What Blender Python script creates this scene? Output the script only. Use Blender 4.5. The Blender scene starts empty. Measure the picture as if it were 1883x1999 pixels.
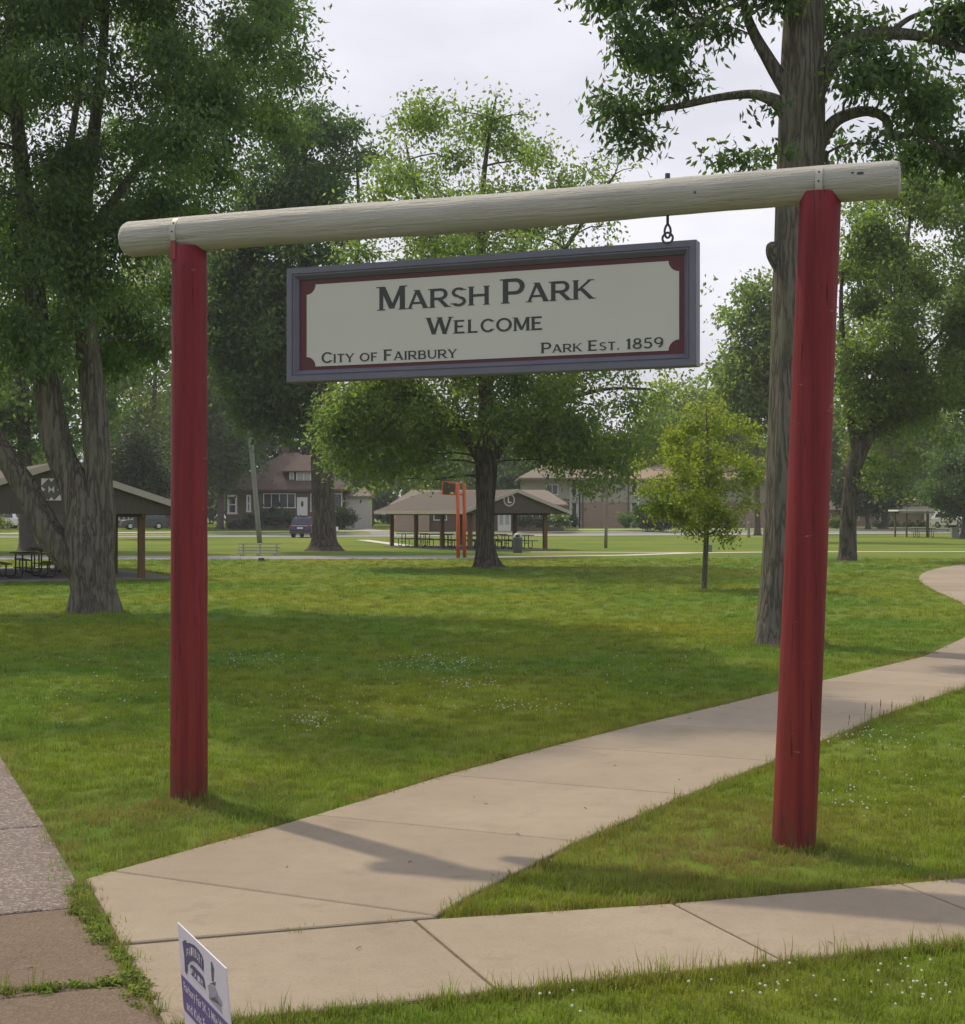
import bpy, bmesh, math, random
import numpy as np
from mathutils import Vector, Matrix

rnd = random.Random(7)
rng = np.random.default_rng(7)
scn = bpy.context.scene
COL = scn.collection
R = math.radians

# ------------------------------------------------------------------ camera, sky, sun, exposure
CX, HY, FOC, EYE = 941.5, 1003.0, 2900.0, 2.0      # photograph: principal column, horizon row, focal length (px), eye height (m)
cam_d = bpy.data.cameras.new('camera')
cam = bpy.data.objects.new('camera', cam_d)
COL.objects.link(cam)
cam.location = (0, 0, EYE)
cam.rotation_euler = (R(90) + math.atan(3.5 / FOC), 0, 0)
cam_d.sensor_fit = 'HORIZONTAL'
cam_d.sensor_width = 36.0
cam_d.lens = 36.0 * FOC / 1883.0
cam_d.clip_end = 2000
scn.camera = cam

SUN_EL = 53.0
SUN_H = Vector((-0.657, 0.753, 0)).normalized()    # horizontal direction towards the sun
SUN_DIR = Vector((SUN_H.x * math.cos(R(SUN_EL)), SUN_H.y * math.cos(R(SUN_EL)), math.sin(R(SUN_EL))))
sl = bpy.data.lights.new('sun', 'SUN')
sl.energy = 2.9
sl.angle = R(1.2)
sl.color = (1.0, 0.86, 0.62)
so = bpy.data.objects.new('sun', sl)
COL.objects.link(so)
so.rotation_euler = SUN_DIR.to_track_quat('Z', 'Y').to_euler()
so.location = (-30, 40, 60)

world = bpy.data.worlds.new('World')
scn.world = world
world.use_nodes = True
wn, wl = world.node_tree.nodes, world.node_tree.links
wn.clear()
w_out = wn.new('ShaderNodeOutputWorld')
w_bg = wn.new('ShaderNodeBackground')
w_sky = wn.new('ShaderNodeTexSky')
w_sky.sky_type = 'NISHITA'
w_sky.sun_disc = False
w_sky.sun_elevation = R(SUN_EL)
w_sky.sun_rotation = math.atan2(SUN_H.x, SUN_H.y)
w_sky.air_density = 1.2
w_sky.dust_density = 6.0
w_sky.ozone_density = 1.0
w_hsv = wn.new('ShaderNodeHueSaturation')
w_hsv.inputs['Saturation'].default_value = 0.30
w_tc = wn.new('ShaderNodeTexCoord')
w_no = wn.new('ShaderNodeTexNoise')
w_no.inputs['Scale'].default_value = 3.2
w_no.inputs['Detail'].default_value = 6
w_no.inputs['Roughness'].default_value = 0.55
w_map = wn.new('ShaderNodeMapping')
w_map.inputs['Scale'].default_value = (1.0, 1.0, 2.6)
w_map.inputs['Location'].default_value = (0.3, 0.0, 0.15)
w_rmp = wn.new('ShaderNodeValToRGB')
w_rmp.color_ramp.elements[0].position = 0.42
w_rmp.color_ramp.elements[1].position = 0.66
w_mix = wn.new('ShaderNodeMix')
w_mix.data_type = 'RGBA'
w_mix.inputs['B'].default_value = (8.95, 8.9, 9.6, 1)
w_haze = wn.new('ShaderNodeMix')
w_haze.data_type = 'RGBA'
w_haze.inputs['Factor'].default_value = 0.62
w_haze.inputs['B'].default_value = (8.35, 8.42, 9.55, 1)
wl.new(w_tc.outputs['Generated'], w_map.inputs['Vector'])
wl.new(w_map.outputs['Vector'], w_no.inputs['Vector'])
wl.new(w_no.outputs['Fac'], w_rmp.inputs['Fac'])
wl.new(w_sky.outputs['Color'], w_hsv.inputs['Color'])
wl.new(w_hsv.outputs['Color'], w_haze.inputs['A'])
wl.new(w_haze.outputs['Result'], w_mix.inputs['A'])
wl.new(w_rmp.outputs['Color'], w_mix.inputs['Factor'])
wl.new(w_mix.outputs['Result'], w_bg.inputs['Color'])
w_bg.inputs['Strength'].default_value = 0.10
wl.new(w_bg.outputs['Background'], w_out.inputs['Surface'])

scn.view_settings.view_transform = 'Standard'
scn.view_settings.look = 'None'
scn.view_settings.exposure = 0.14
scn.view_settings.gamma = 1.0
scn.view_settings.use_curve_mapping = False
scn.render.engine = 'CYCLES'
scn.cycles.max_bounces = 8
scn.cycles.diffuse_bounces = 4
scn.cycles.transmission_bounces = 4
scn.cycles.glossy_bounces = 3
scn.cycles.use_denoising = True

# ------------------------------------------------------------------ helpers
def sstep(a, b, x):
    t = np.clip((x - a) / (b - a), 0, 1)
    return t * t * (3 - 2 * t)

def gz(x, d):
    return 0.5 * float(sstep(128, 150, d))

def P(x, y, d):                                    # a point of the place at depth d seen at photo pixel (x, y)
    return Vector(((x - CX) / FOC * d, d, EYE + (HY - y) / FOC * d))

def G(x, y):                                       # a point of the level ground seen at photo pixel (x, y)
    d = FOC * EYE / (y - HY)
    return Vector(((x - CX) / FOC * d, d, 0))

def wpos(o):
    v = Vector((0, 0, 0))
    while o is not None:
        v = v + o.location
        o = o.parent
    return v

def tag(o, label=None, cat=None, group=None, kind=None):
    if label: o['label'] = label
    if cat: o['category'] = cat
    if group: o['group'] = group
    if kind: o['kind'] = kind
    return o

def thing(name, label, cat, loc=(0, 0, 0), rz=0.0, group=None):
    o = bpy.data.objects.new(name, None)
    o.empty_display_size = 0.2
    COL.objects.link(o)
    o.location = loc
    o.rotation_euler = (0, 0, rz)
    return tag(o, label, cat, group)

def copy_tree(o, parent=None):
    c = o.copy()
    COL.objects.link(c)
    c.parent = parent
    for ch in list(o.children):
        copy_tree(ch, c)
    return c

def link_mesh(name, me, mat, parent=None, local=True):
    o = bpy.data.objects.new(name, me)
    COL.objects.link(o)
    if mat is not None:
        me.materials.append(mat)
    if parent is not None:
        o.parent = parent
        if not local:                              # given in world coordinates, parent without rotation
            o.location = -wpos(parent)
    return o

class MB:
    def __init__(s):
        s.v, s.f = [], []

    def add(s, vs, fs):
        n = len(s.v)
        s.v += [tuple(v) for v in vs]
        s.f += [tuple(i + n for i in f) for f in fs]
        return s

    def box(s, c, size, rz=0.0, m=None):
        x, y, z = (k / 2 for k in size)
        vs = [Vector((a * x, b * y, e * z)) for e in (-1, 1) for b in (-1, 1) for a in (-1, 1)]
        q = Matrix.Rotation(rz, 3, 'Z') if m is None else m
        c = Vector(c)
        return s.add([c + q @ v for v in vs], [(0, 2, 3, 1), (4, 5, 7, 6), (0, 1, 5, 4), (2, 6, 7, 3), (0, 4, 6, 2), (1, 3, 7, 5)])

    def tube(s, pts, rad, n=8, cap=True, wob=None):
        pts = [Vector(p) for p in pts]
        m = len(pts)
        if not hasattr(rad, '__len__'):
            rad = [rad] * m
        base = len(s.v)
        ref = None
        for i, p in enumerate(pts):
            t = (pts[min(i + 1, m - 1)] - pts[max(i - 1, 0)])
            if t.length < 1e-9: t = Vector((0, 0, 1))
            t.normalize()
            if ref is None:
                ref = Vector((1, 0, 0)) if abs(t.x) < .8 else Vector((0, 1, 0))
            u = (ref - t * ref.dot(t))
            if u.length < 1e-6: u = Vector((0, 1, 0)) - t * t.y
            u.normalize()
            ref = u
            w = t.cross(u)
            for k in range(n):
                a = 2 * math.pi * k / n
                r = rad[i] * (wob(i, a, p) if wob else 1.0)
                s.v.append(tuple(p + (u * math.cos(a) + w * math.sin(a)) * r))
        for i in range(m - 1):
            for k in range(n):
                a, b = base + i * n + k, base + i * n + (k + 1) % n
                s.f.append((a, b, b + n, a + n))
        if cap:
            s.f.append(tuple(base + k for k in reversed(range(n))))
            s.f.append(tuple(base + (m - 1) * n + k for k in range(n)))
        return s

    def prism(s, poly, z0, z1):
        n = len(poly)
        ar = sum(poly[i][0] * poly[(i + 1) % n][1] - poly[(i + 1) % n][0] * poly[i][1] for i in range(n))
        if ar < 0: poly = poly[::-1]
        vs = [(p[0], p[1], z0) for p in poly] + [(p[0], p[1], z1) for p in poly]
        fs = [tuple(range(n))[::-1], tuple(range(n, 2 * n))] + [(i, (i + 1) % n, n + (i + 1) % n, n + i) for i in range(n)]
        return s.add(vs, fs)

    def extr(s, poly, vec):                        # extrude a 3-D polygon along vec
        n = len(poly)
        vec = Vector(vec)
        vs = [Vector(p) for p in poly] + [Vector(p) + vec for p in poly]
        return s.add(vs, [tuple(range(n))[::-1], tuple(range(n, 2 * n))] + [(i, (i + 1) % n, n + (i + 1) % n, n + i) for i in range(n)])

    def sphere(s, c, r, nu=8, nv=5, sq=(1, 1, 1)):
        c = Vector(c)
        vs = [c + Vector((0, 0, r * sq[2]))]
        for j in range(1, nv):
            for i in range(nu):
                th, ph = math.pi * j / nv, 2 * math.pi * i / nu
                vs.append(c + Vector((r * sq[0] * math.sin(th) * math.cos(ph), r * sq[1] * math.sin(th) * math.sin(ph), r * sq[2] * math.cos(th))))
        vs.append(c - Vector((0, 0, r * sq[2])))
        fs = [(0, 1 + i, 1 + (i + 1) % nu) for i in range(nu)]
        for j in range(nv - 2):
            for i in range(nu):
                a, b = 1 + j * nu + i, 1 + j * nu + (i + 1) % nu
                fs.append((a, a + nu, b + nu, b))
        L = len(vs) - 1
        fs += [(L, 1 + (nv - 2) * nu + (i + 1) % nu, 1 + (nv - 2) * nu + i) for i in range(nu)]
        return s.add(vs, fs)

    def build(s, name, mat, parent=None, local=True, smooth=False, bevel=0.0):
        me = bpy.data.meshes.new(name)
        me.from_pydata(s.v, [], s.f)
        if bevel > 0 or True:
            bm = bmesh.new()
            bm.from_mesh(me)
            bmesh.ops.recalc_face_normals(bm, faces=bm.faces[:])
            if bevel > 0:
                bmesh.ops.bevel(bm, geom=[e for e in bm.edges if len(e.link_faces) == 2 and e.calc_face_angle(0) > .5], offset=bevel, segments=2, affect='EDGES', profile=.7)
            bm.to_mesh(me)
            bm.free()
        if smooth:
            me.polygons.foreach_set('use_smooth', [True] * len(me.polygons))
        me.update()
        return link_mesh(name, me, mat, parent, local)

# ------------------------------------------------------------------ materials
def new_mat(name):
    m = bpy.data.materials.new(name)
    m.use_nodes = True
    nt = m.node_tree
    return m, nt, nt.nodes, nt.links, nt.nodes['Principled BSDF']

def noise(nt, vec, scale, detail=4, rough=.55):
    n = nt.nodes.new('ShaderNodeTexNoise')
    n.inputs['Scale'].default_value = scale
    n.inputs['Detail'].default_value = detail
    n.inputs['Roughness'].default_value = rough
    if vec is not None: nt.links.new(vec, n.inputs['Vector'])
    return n.outputs['Fac']

def ramp(nt, fac, stops):
    r = nt.nodes.new('ShaderNodeValToRGB')
    e = r.color_ramp.elements
    while len(e) < len(stops): e.new(.5)
    for i, (p, c) in enumerate(stops):
        e[i].position = p
        e[i].color = (c[0], c[1], c[2], 1) if hasattr(c, '__len__') else (c, c, c, 1)
    nt.links.new(fac, r.inputs['Fac'])
    return r.outputs['Color']

def mixc(nt, fac, a, b, mode='MIX'):
    m = nt.nodes.new('ShaderNodeMix')
    m.data_type = 'RGBA'
    m.blend_type = mode
    for k, v in (('Factor', fac), ('A', a), ('B', b)):
        if hasattr(v, 'is_output'): nt.links.new(v, m.inputs[k])
        elif hasattr(v, '__len__'): m.inputs[k].default_value = (v[0], v[1], v[2], 1)
        else: m.inputs[k].default_value = v
    return m.outputs['Result']

def objcoord(nt, scale=(1, 1, 1), world=False):
    if world:
        t = nt.nodes.new('ShaderNodeNewGeometry').outputs['Position']
    else:
        t = nt.nodes.new('ShaderNodeTexCoord').outputs['Object']
    m = nt.nodes.new('ShaderNodeMapping')
    m.inputs['Scale'].default_value = scale
    nt.links.new(t, m.inputs['Vector'])
    return m.outputs['Vector']

def bump(nt, h, strength, dist, prin):
    b = nt.nodes.new('ShaderNodeBump')
    b.inputs['Strength'].default_value = strength
    b.inputs['Distance'].default_value = dist
    nt.links.new(h, b.inputs['Height'])
    nt.links.new(b.outputs['Normal'], prin.inputs['Normal'])

def plain(name, col, rough=.6, var=.12, scale=6, metal=0.0, bmp=0.0, stretch=(1, 1, 1), spec=.4):
    m, nt, N, L, p = new_mat(name)
    v = objcoord(nt, stretch, True)
    n = noise(nt, v, scale, 5)
    c = ramp(nt, n, [(.25, tuple(k * (1 - var) for k in col)), (.75, tuple(min(1, k * (1 + var)) for k in col))])
    L.new(c, p.inputs['Base Color'])
    p.inputs['Roughness'].default_value = rough
    p.inputs['Metallic'].default_value = metal
    p.inputs['Specular IOR Level'].default_value = spec
    if bmp: bump(nt, noise(nt, v, scale * 6, 3), bmp, .02, p)
    return m

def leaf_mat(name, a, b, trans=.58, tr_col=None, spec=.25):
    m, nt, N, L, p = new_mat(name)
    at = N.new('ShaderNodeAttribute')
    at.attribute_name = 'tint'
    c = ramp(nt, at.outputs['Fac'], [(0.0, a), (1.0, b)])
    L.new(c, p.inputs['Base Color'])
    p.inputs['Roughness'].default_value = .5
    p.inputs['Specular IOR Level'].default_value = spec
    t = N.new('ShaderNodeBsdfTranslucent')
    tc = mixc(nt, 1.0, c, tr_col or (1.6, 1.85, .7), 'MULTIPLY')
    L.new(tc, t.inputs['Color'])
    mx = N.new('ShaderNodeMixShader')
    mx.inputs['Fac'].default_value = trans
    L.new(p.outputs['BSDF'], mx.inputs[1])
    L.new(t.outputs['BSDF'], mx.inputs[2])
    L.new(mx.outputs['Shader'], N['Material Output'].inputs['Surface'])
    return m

def bark_mat(name, a, b, sc=9.0, bs=.9):
    m, nt, N, L, p = new_mat(name)
    v = objcoord(nt, (1, 1, .13), True)
    nz = noise(nt, v, sc, 3, .55)
    ab = N.new('ShaderNodeMath'); ab.operation = 'SUBTRACT'; ab.inputs[1].default_value = .5
    L.new(nz, ab.inputs[0])
    a2 = N.new('ShaderNodeMath'); a2.operation = 'ABSOLUTE'
    L.new(ab.outputs[0], a2.inputs[0])
    n = noise(nt, v, sc * 2.6, 6, .7)
    h = N.new('ShaderNodeMath'); h.operation = 'MULTIPLY'
    inv = ramp(nt, a2.outputs[0], [(.0, .06), (.045, .55), (.12, 1.0)])
    L.new(inv, h.inputs[0]); L.new(n, h.inputs[1])
    big = noise(nt, objcoord(nt, (1, 1, .6), True), 1.6, 4)
    c1 = ramp(nt, h.outputs[0], [(.04, a), (.5, b)])
    c = mixc(nt, ramp(nt, big, [(.4, 0), (.75, .45)]), c1, (b[0] * .75, b[1] * .9, b[2] * .68))
    L.new(c, p.inputs['Base Color'])
    p.inputs['Roughness'].default_value = .9
    p.inputs['Specular IOR Level'].default_value = .15
    bump(nt, h.outputs[0], bs, .06, p)
    return m

def grass_color(nt, world=True):
    # the same patches of greener, yellower and drier turf on the lawn sheet and on the blades that grow from it
    v = objcoord(nt, (1, 1, 0), True)
    n1 = noise(nt, v, .11, 4, .6)
    n2 = noise(nt, v, .9, 4, .6)
    n3 = noise(nt, v, 2.3, 5, .65)
    c = mixc(nt, ramp(nt, n1, [(.38, 0), (.62, 1)]), (.096, .190, .026), (.212, .238, .028))
    c = mixc(nt, ramp(nt, n2, [(.48, 0), (.76, .28)]), c, (.235, .215, .046))
    c = mixc(nt, ramp(nt, n3, [(.60, 0), (.80, .32)]), c, (.29, .235, .095))
    return c

def lawn_mat():
    m, nt, N, L, p = new_mat('lawn')
    c = grass_color(nt)
    v = objcoord(nt, (1, 1, 1), True)
    fine = noise(nt, v, 60, 4, .7)
    mid = noise(nt, v, 9, 4, .65)
    c = mixc(nt, ramp(nt, fine, [(.3, .40), (.7, 0)]), c, (.040, .055, .010))
    c = mixc(nt, ramp(nt, mid, [(.35, .22), (.65, 0)]), c, (.06, .09, .012))
    L.new(c, p.inputs['Base Color'])
    p.inputs['Roughness'].default_value = .9
    p.inputs['Specular IOR Level'].default_value = .1
    bump(nt, fine, .7, .03, p)
    return m

def blade_mat(name):
    m, nt, N, L, p = new_mat(name)
    c = grass_color(nt)
    oi = N.new('ShaderNodeObjectInfo')
    hv = N.new('ShaderNodeHueSaturation')
    mr = N.new('ShaderNodeMapRange')
    mr.inputs['To Min'].default_value = .62
    mr.inputs['To Max'].default_value = 1.45
    L.new(oi.outputs['Random'], mr.inputs['Value'])
    L.new(mr.outputs['Result'], hv.inputs['Value'])
    L.new(c, hv.inputs['Color'])
    at = N.new('ShaderNodeAttribute')
    at.attribute_type = 'INSTANCER'
    at.attribute_name = 'dry'
    c2 = mixc(nt, at.outputs['Fac'], hv.outputs['Color'], (.24, .185, .085))
    L.new(c2, p.inputs['Base Color'])
    p.inputs['Roughness'].default_value = .6
    p.inputs['Specular IOR Level'].default_value = .2
    t = N.new('ShaderNodeBsdfTranslucent')
    L.new(mixc(nt, 1.0, c2, (1.5, 1.6, .8), 'MULTIPLY'), t.inputs['Color'])
    mx = N.new('ShaderNodeMixShader')
    mx.inputs['Fac'].default_value = .4
    L.new(p.outputs['BSDF'], mx.inputs[1]); L.new(t.outputs['BSDF'], mx.inputs[2])
    L.new(mx.outputs['Shader'], N['Material Output'].inputs['Surface'])
    return m

def concrete_mat(name, a, b, speck=(.16, .13, .10), peb=0.0, bs=.35):
    m, nt, N, L, p = new_mat(name)
    v = objcoord(nt, (1, 1, 1), True)
    big = noise(nt, v, .8, 5, .6)
    mid = noise(nt, v, 7, 6, .65)
    fine = noise(nt, v, 95, 4, .75)
    streak = noise(nt, objcoord(nt, (1.0, 9.0, 1), True), 1.4, 5, .6)
    c = mixc(nt, ramp(nt, big, [(.35, 0), (.68, 1)]), a, b)
    c = mixc(nt, ramp(nt, mid, [(.45, 0), (.8, .35)]), c, tuple(k * .72 for k in a))
    c = mixc(nt, ramp(nt, streak, [(.5, 0), (.75, .22)]), c, tuple(k * .78 for k in b))
    oi = N.new('ShaderNodeObjectInfo')
    hv = N.new('ShaderNodeHueSaturation')
    mr = N.new('ShaderNodeMapRange')
    mr.inputs['To Min'].default_value = .91
    mr.inputs['To Max'].default_value = 1.07
    L.new(oi.outputs['Random'], mr.inputs['Value']); L.new(mr.outputs['Result'], hv.inputs['Value']); L.new(c, hv.inputs['Color'])
    c = hv.outputs['Color']
    stain = noise(nt, v, 2.6, 6, .7)
    c = mixc(nt, ramp(nt, stain, [(.56, 0), (.68, .32)]), c, tuple(k * .62 for k in a))
    c = mixc(nt, ramp(nt, fine, [(.30, .75), (.47, 0)]), c, speck)
    c = mixc(nt, ramp(nt, fine, [(.60, 0), (.78, .4)]), c, tuple(min(1, k * 1.35) for k in b))
    h = fine
    if peb > 0:
        vo = N.new('ShaderNodeTexVoronoi')
        vo.inputs['Scale'].default_value = 62
        L.new(v, vo.inputs['Vector'])
        sp = N.new('ShaderNodeSeparateColor')
        L.new(vo.outputs['Color'], sp.inputs['Color'])
        c = mixc(nt, ramp(nt, sp.outputs[0], [(.62, 0), (.8, peb)]), c, (.34, .29, .26))
        c = mixc(nt, ramp(nt, sp.outputs[1], [(.68, 0), (.85, peb)]), c, (.165, .115, .105))
        h = vo.outputs['Distance']
    L.new(c, p.inputs['Base Color'])
    p.inputs['Roughness'].default_value = .85
    p.inputs['Specular IOR Level'].default_value = .25
    bump(nt, h, bs, .006 if not peb else .012, p)
    return m

def paint_wood(name, base, dark, crack, rough=.55, axis='Z', bs=.5, flake=None):
    m, nt, N, L, p = new_mat(name)
    st = (1, 1, .06) if axis == 'Z' else (.06, 1, 1)
    v = objcoord(nt, st)
    n = noise(nt, v, 26, 6, .7)
    n2 = noise(nt, objcoord(nt), 1.3, 4)
    c = mixc(nt, ramp(nt, n2, [(.35, 0), (.7, 1)]), base, dark)
    cr = ramp(nt, n, [(.30, 1.0), (.37, 0)])
    c = mixc(nt, cr, c, crack)
    if flake:
        nf = noise(nt, objcoord(nt, (1, 1, .5) if axis == 'Z' else (.5, 1, 1)), 9, 6, .75)
        c = mixc(nt, ramp(nt, nf, [(.70, 0), (.735, .8)]), c, flake)
    L.new(c, p.inputs['Base Color'])
    p.inputs['Roughness'].default_value = rough
    p.inputs['Specular IOR Level'].default_value = .35
    bump(nt, n, bs, .02, p)
    return m

def red_paint():
    m, nt, N, L, p = new_mat('red_post_paint')
    v = objcoord(nt, (1, 1, .05))
    n = noise(nt, v, 44, 6, .72)
    n2 = noise(nt, objcoord(nt, (1, 1, .5)), 2.2, 5, .6)
    n3 = noise(nt, objcoord(nt, (1, 1, .03)), 14, 4, .6)
    c = mixc(nt, ramp(nt, n2, [(.35, 0), (.68, 1)]), (.192, .022, .036), (.212, .028, .032))
    sx = N.new('ShaderNodeSeparateXYZ')
    L.new(N.new('ShaderNodeTexCoord').outputs['Object'], sx.inputs['Vector'])
    wz = N.new('ShaderNodeMapRange'); wz.inputs['From Min'].default_value = .1; wz.inputs['From Max'].default_value = 2.3
    wz.inputs['To Min'].default_value = .85; wz.inputs['To Max'].default_value = 0
    L.new(sx.outputs['Z'], wz.inputs['Value'])
    c = mixc(nt, wz.outputs['Result'], c, (.225, .036, .022))
    mud = N.new('ShaderNodeMath'); mud.operation = 'MULTIPLY'
    wm = N.new('ShaderNodeMapRange'); wm.inputs['From Min'].default_value = .05; wm.inputs['From Max'].default_value = .30
    wm.inputs['To Min'].default_value = 1.0; wm.inputs['To Max'].default_value = 0
    L.new(sx.outputs['Z'], wm.inputs['Value'])
    L.new(wm.outputs['Result'], mud.inputs[0]); L.new(ramp(nt, noise(nt, objcoord(nt), 18, 5, .7), [(.35, 0), (.6, .85)]), mud.inputs[1])
    c = mixc(nt, mud.outputs[0], c, (.095, .055, .032))
    c = mixc(nt, ramp(nt, n3, [(.35, .85), (.60, 0)]), c, (.118, .013, .018))
    c = mixc(nt, ramp(nt, n, [(.35, .95), (.395, 0)]), c, (.045, .007, .008))
    sc = noise(nt, objcoord(nt, (1.2, 1.2, 5.0)), 5.5, 3, .5)
    sm = noise(nt, objcoord(nt, (1, 1, 1)), 60, 3, .7)
    ms = N.new('ShaderNodeMath'); ms.operation = 'MULTIPLY'
    L.new(ramp(nt, sc, [(.70, 0), (.715, 1)]), ms.inputs[0]); L.new(ramp(nt, sm, [(.45, 0), (.6, .6)]), ms.inputs[1])
    c = mixc(nt, ms.outputs[0], c, (.40, .26, .24))
    L.new(c, p.inputs['Base Color'])
    p.inputs['Roughness'].default_value = .6
    p.inputs['Specular IOR Level'].default_value = .2
    bump(nt, n, .55, .02, p)
    return m

def beam_paint():
    m, nt, N, L, p = new_mat('cream_beam_paint')
    n = noise(nt, objcoord(nt, (.05, 1, 1)), 30, 6, .72)
    nb = noise(nt, objcoord(nt, (.13, 1, 1)), 9, 5, .65)
    n2 = noise(nt, objcoord(nt), 1.6, 5)
    c = mixc(nt, ramp(nt, n2, [(.35, 0), (.7, 1)]), (.415, .405, .375), (.37, .36, .325))
    c = mixc(nt, ramp(nt, nb, [(.62, 0), (.75, .3)]), c, (.30, .28, .24))
    c = mixc(nt, ramp(nt, n, [(.325, .85), (.37, 0)]), c, (.11, .10, .085))
    c = mixc(nt, ramp(nt, n, [(.64, 0), (.72, .5)]), c, (.52, .50, .45))
    L.new(c, p.inputs['Base Color'])
    p.inputs['Roughness'].default_value = .6
    p.inputs['Specular IOR Level'].default_value = .3
    ad = N.new('ShaderNodeMath'); ad.operation = 'ADD'
    L.new(n, ad.inputs[0]); L.new(nb, ad.inputs[1])
    bump(nt, ad.outputs[0], .9, .03, p)
    return m

def brick_mat(name, a, b, mortar, scale=1.0):
    m, nt, N, L, p = new_mat(name)
    g = N.new('ShaderNodeNewGeometry')
    sx = N.new('ShaderNodeSeparateXYZ'); L.new(g.outputs['Position'], sx.inputs['Vector'])
    ad = N.new('ShaderNodeMath'); ad.operation = 'ADD'
    L.new(sx.outputs['X'], ad.inputs[0]); L.new(sx.outputs['Y'], ad.inputs[1])
    cb = N.new('ShaderNodeCombineXYZ'); L.new(ad.outputs[0], cb.inputs['X']); L.new(sx.outputs['Z'], cb.inputs['Y'])
    bt = N.new('ShaderNodeTexBrick')
    bt.inputs['Scale'].default_value = scale
    bt.inputs['Brick Width'].default_value = .42
    bt.inputs['Row Height'].default_value = .14
    bt.inputs['Mortar Size'].default_value = .012
    bt.inputs['Color1'].default_value = (*a, 1); bt.inputs['Color2'].default_value = (*b, 1); bt.inputs['Mortar'].default_value = (*mortar, 1)
    L.new(cb.outputs['Vector'], bt.inputs['Vector'])
    L.new(bt.outputs['Color'], p.inputs['Base Color'])
    p.inputs['Roughness'].default_value = .9
    return m

M = {}
M['lawn'] = lawn_mat()
M['blade'] = blade_mat('grass_blade')
M['concrete'] = concrete_mat('tan_concrete', (.258, .213, .160), (.308, .258, .198))
M['oldwalk'] = concrete_mat('brown_concrete', (.140, .102, .072), (.170, .126, .090), speck=(.07, .05, .04), peb=.12, bs=.6)
M['pebble'] = concrete_mat('exposed_aggregate', (.165, .138, .124), (.188, .158, .142), speck=(.09, .07, .07), peb=.75, bs=1.0)
M['pale'] = plain('pale_concrete', (.50, .47, .40), .8, .1)
M['asphalt'] = plain('grey_asphalt', (.20, .20, .20), .8, .12, 3)
M['soil'] = plain('bare_soil', (.13, .10, .06), .95, .35, 14, bmp=.6)
M['red'] = red_paint()
M['cream'] = beam_paint()
M['sign_grey'] = plain('slate_grey_frame_paint', (.115, .12, .16), .45, .08, 8)
M['sign_red'] = plain('oxblood_sign_paint', (.080, .019, .021), .45, .06)
M['sign_cream'] = plain('cream_sign_panel', (.475, .475, .44), .4, .03, 2)
M['letter'] = plain('dark_letter_paint', (.035, .040, .040), .5, .05)
M['iron'] = plain('dark_iron', (.06, .06, .065), .45, .2, 30, metal=.6)
M['strap_c'] = plain('strap_cream', (.37, .362, .33), .5, .05)
M['strap_r'] = plain('strap_red', (.22, .03, .036), .5, .05)
M['bark'] = bark_mat('grey_brown_bark', (.062, .056, .047), (.185, .168, .142))
M['bark_d'] = bark_mat('dark_bark', (.030, .026, .022), (.125, .108, .09), 7)
M['bark_far'] = plain('far_bark', (.085, .072, .06), .9, .3, 5)
M['leaf_maple'] = leaf_mat('silver_maple_leaf', (.092, .138, .084), (.142, .200, .098))
M['leaf_oak'] = leaf_mat('oak_leaf', (.058, .102, .050), (.112, .165, .066), .46)
M['leaf_mid'] = leaf_mat('mid_leaf', (.092, .136, .062), (.180, .226, .090), .63)
M['leaf_yel'] = leaf_mat('yellow_green_leaf', (.115, .172, .036), (.255, .265, .048))
M['leaf_lite'] = leaf_mat('light_leaf', (.115, .165, .045), (.225, .265, .070))
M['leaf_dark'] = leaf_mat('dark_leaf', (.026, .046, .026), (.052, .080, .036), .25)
M['roof_brown'] = plain('brown_shingle', (.082, .068, .057), .9, .25, 9, bmp=.4)
M['roof_red'] = plain('red_brown_shingle', (.110, .078, .068), .9, .3, 7, bmp=.4)
M['roof_tan'] = plain('tan_shingle', (.27, .205, .15), .9, .15, 6)
M['roof_grey'] = plain('grey_shingle', (.17, .14, .115), .9, .2, 8)
M['gable'] = plain('dark_board', (.085, .072, .060), .85, .15, 5, stretch=(3, 3, .4))
M['fascia'] = plain('grey_fascia', (.40, .37, .32), .7, .08)
M['woodpost'] = plain('brown_wood_post', (.135, .080, .038), .8, .25, 8, stretch=(1, 1, .2))
M['tabletop'] = plain('brown_table_board', (.10, .065, .045), .7, .2, 8)
M['steel'] = plain('black_steel', (.03, .03, .03), .5, .2, 10, metal=.3)
M['orange'] = plain('orange_paint', (.62, .125, .035), .45, .1, 6)
M['white'] = plain('white_paint', (.72, .72, .70), .5, .05)
M['grey'] = plain('grey_metal', (.26, .28, .25), .55, .08)
M['quilt_dark'] = plain('quilt_dark', (.10, .09, .08), .6, .05)
M['quilt_white'] = plain('quilt_white', (.55, .55, .53), .6, .05)
M['dark_wall'] = brick_mat('dark_brick', (.12, .085, .070), (.145, .10, .08), (.14, .12, .10))
M['tan_brick'] = brick_mat('tan_brick', (.33, .225, .17), (.38, .265, .20), (.36, .30, .25))
M['red_brick'] = brick_mat('red_brick', (.26, .175, .135), (.30, .205, .155), (.30, .25, .21))
M['siding'] = plain('grey_siding', (.335, .305, .265), .8, .06, 4, stretch=(.3, .3, 10))
M['glass'] = plain('window_glass', (.035, .040, .050), .12, .3, 2, spec=.6)
M['blind'] = plain('window_blind', (.42, .42, .42), .5, .05)
M['wall_pale'] = plain('pale_wall', (.45, .43, .39), .8, .06)  # the walls' own pale colour, slightly varied at random
M['car_blue'] = plain('dark_blue_car_paint', (.045, .045, .12), .25, .05, 3, metal=.3, spec=.6)
M['car_white'] = plain('white_car_paint', (.72, .72, .73), .25, .03, 3, spec=.6)
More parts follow.
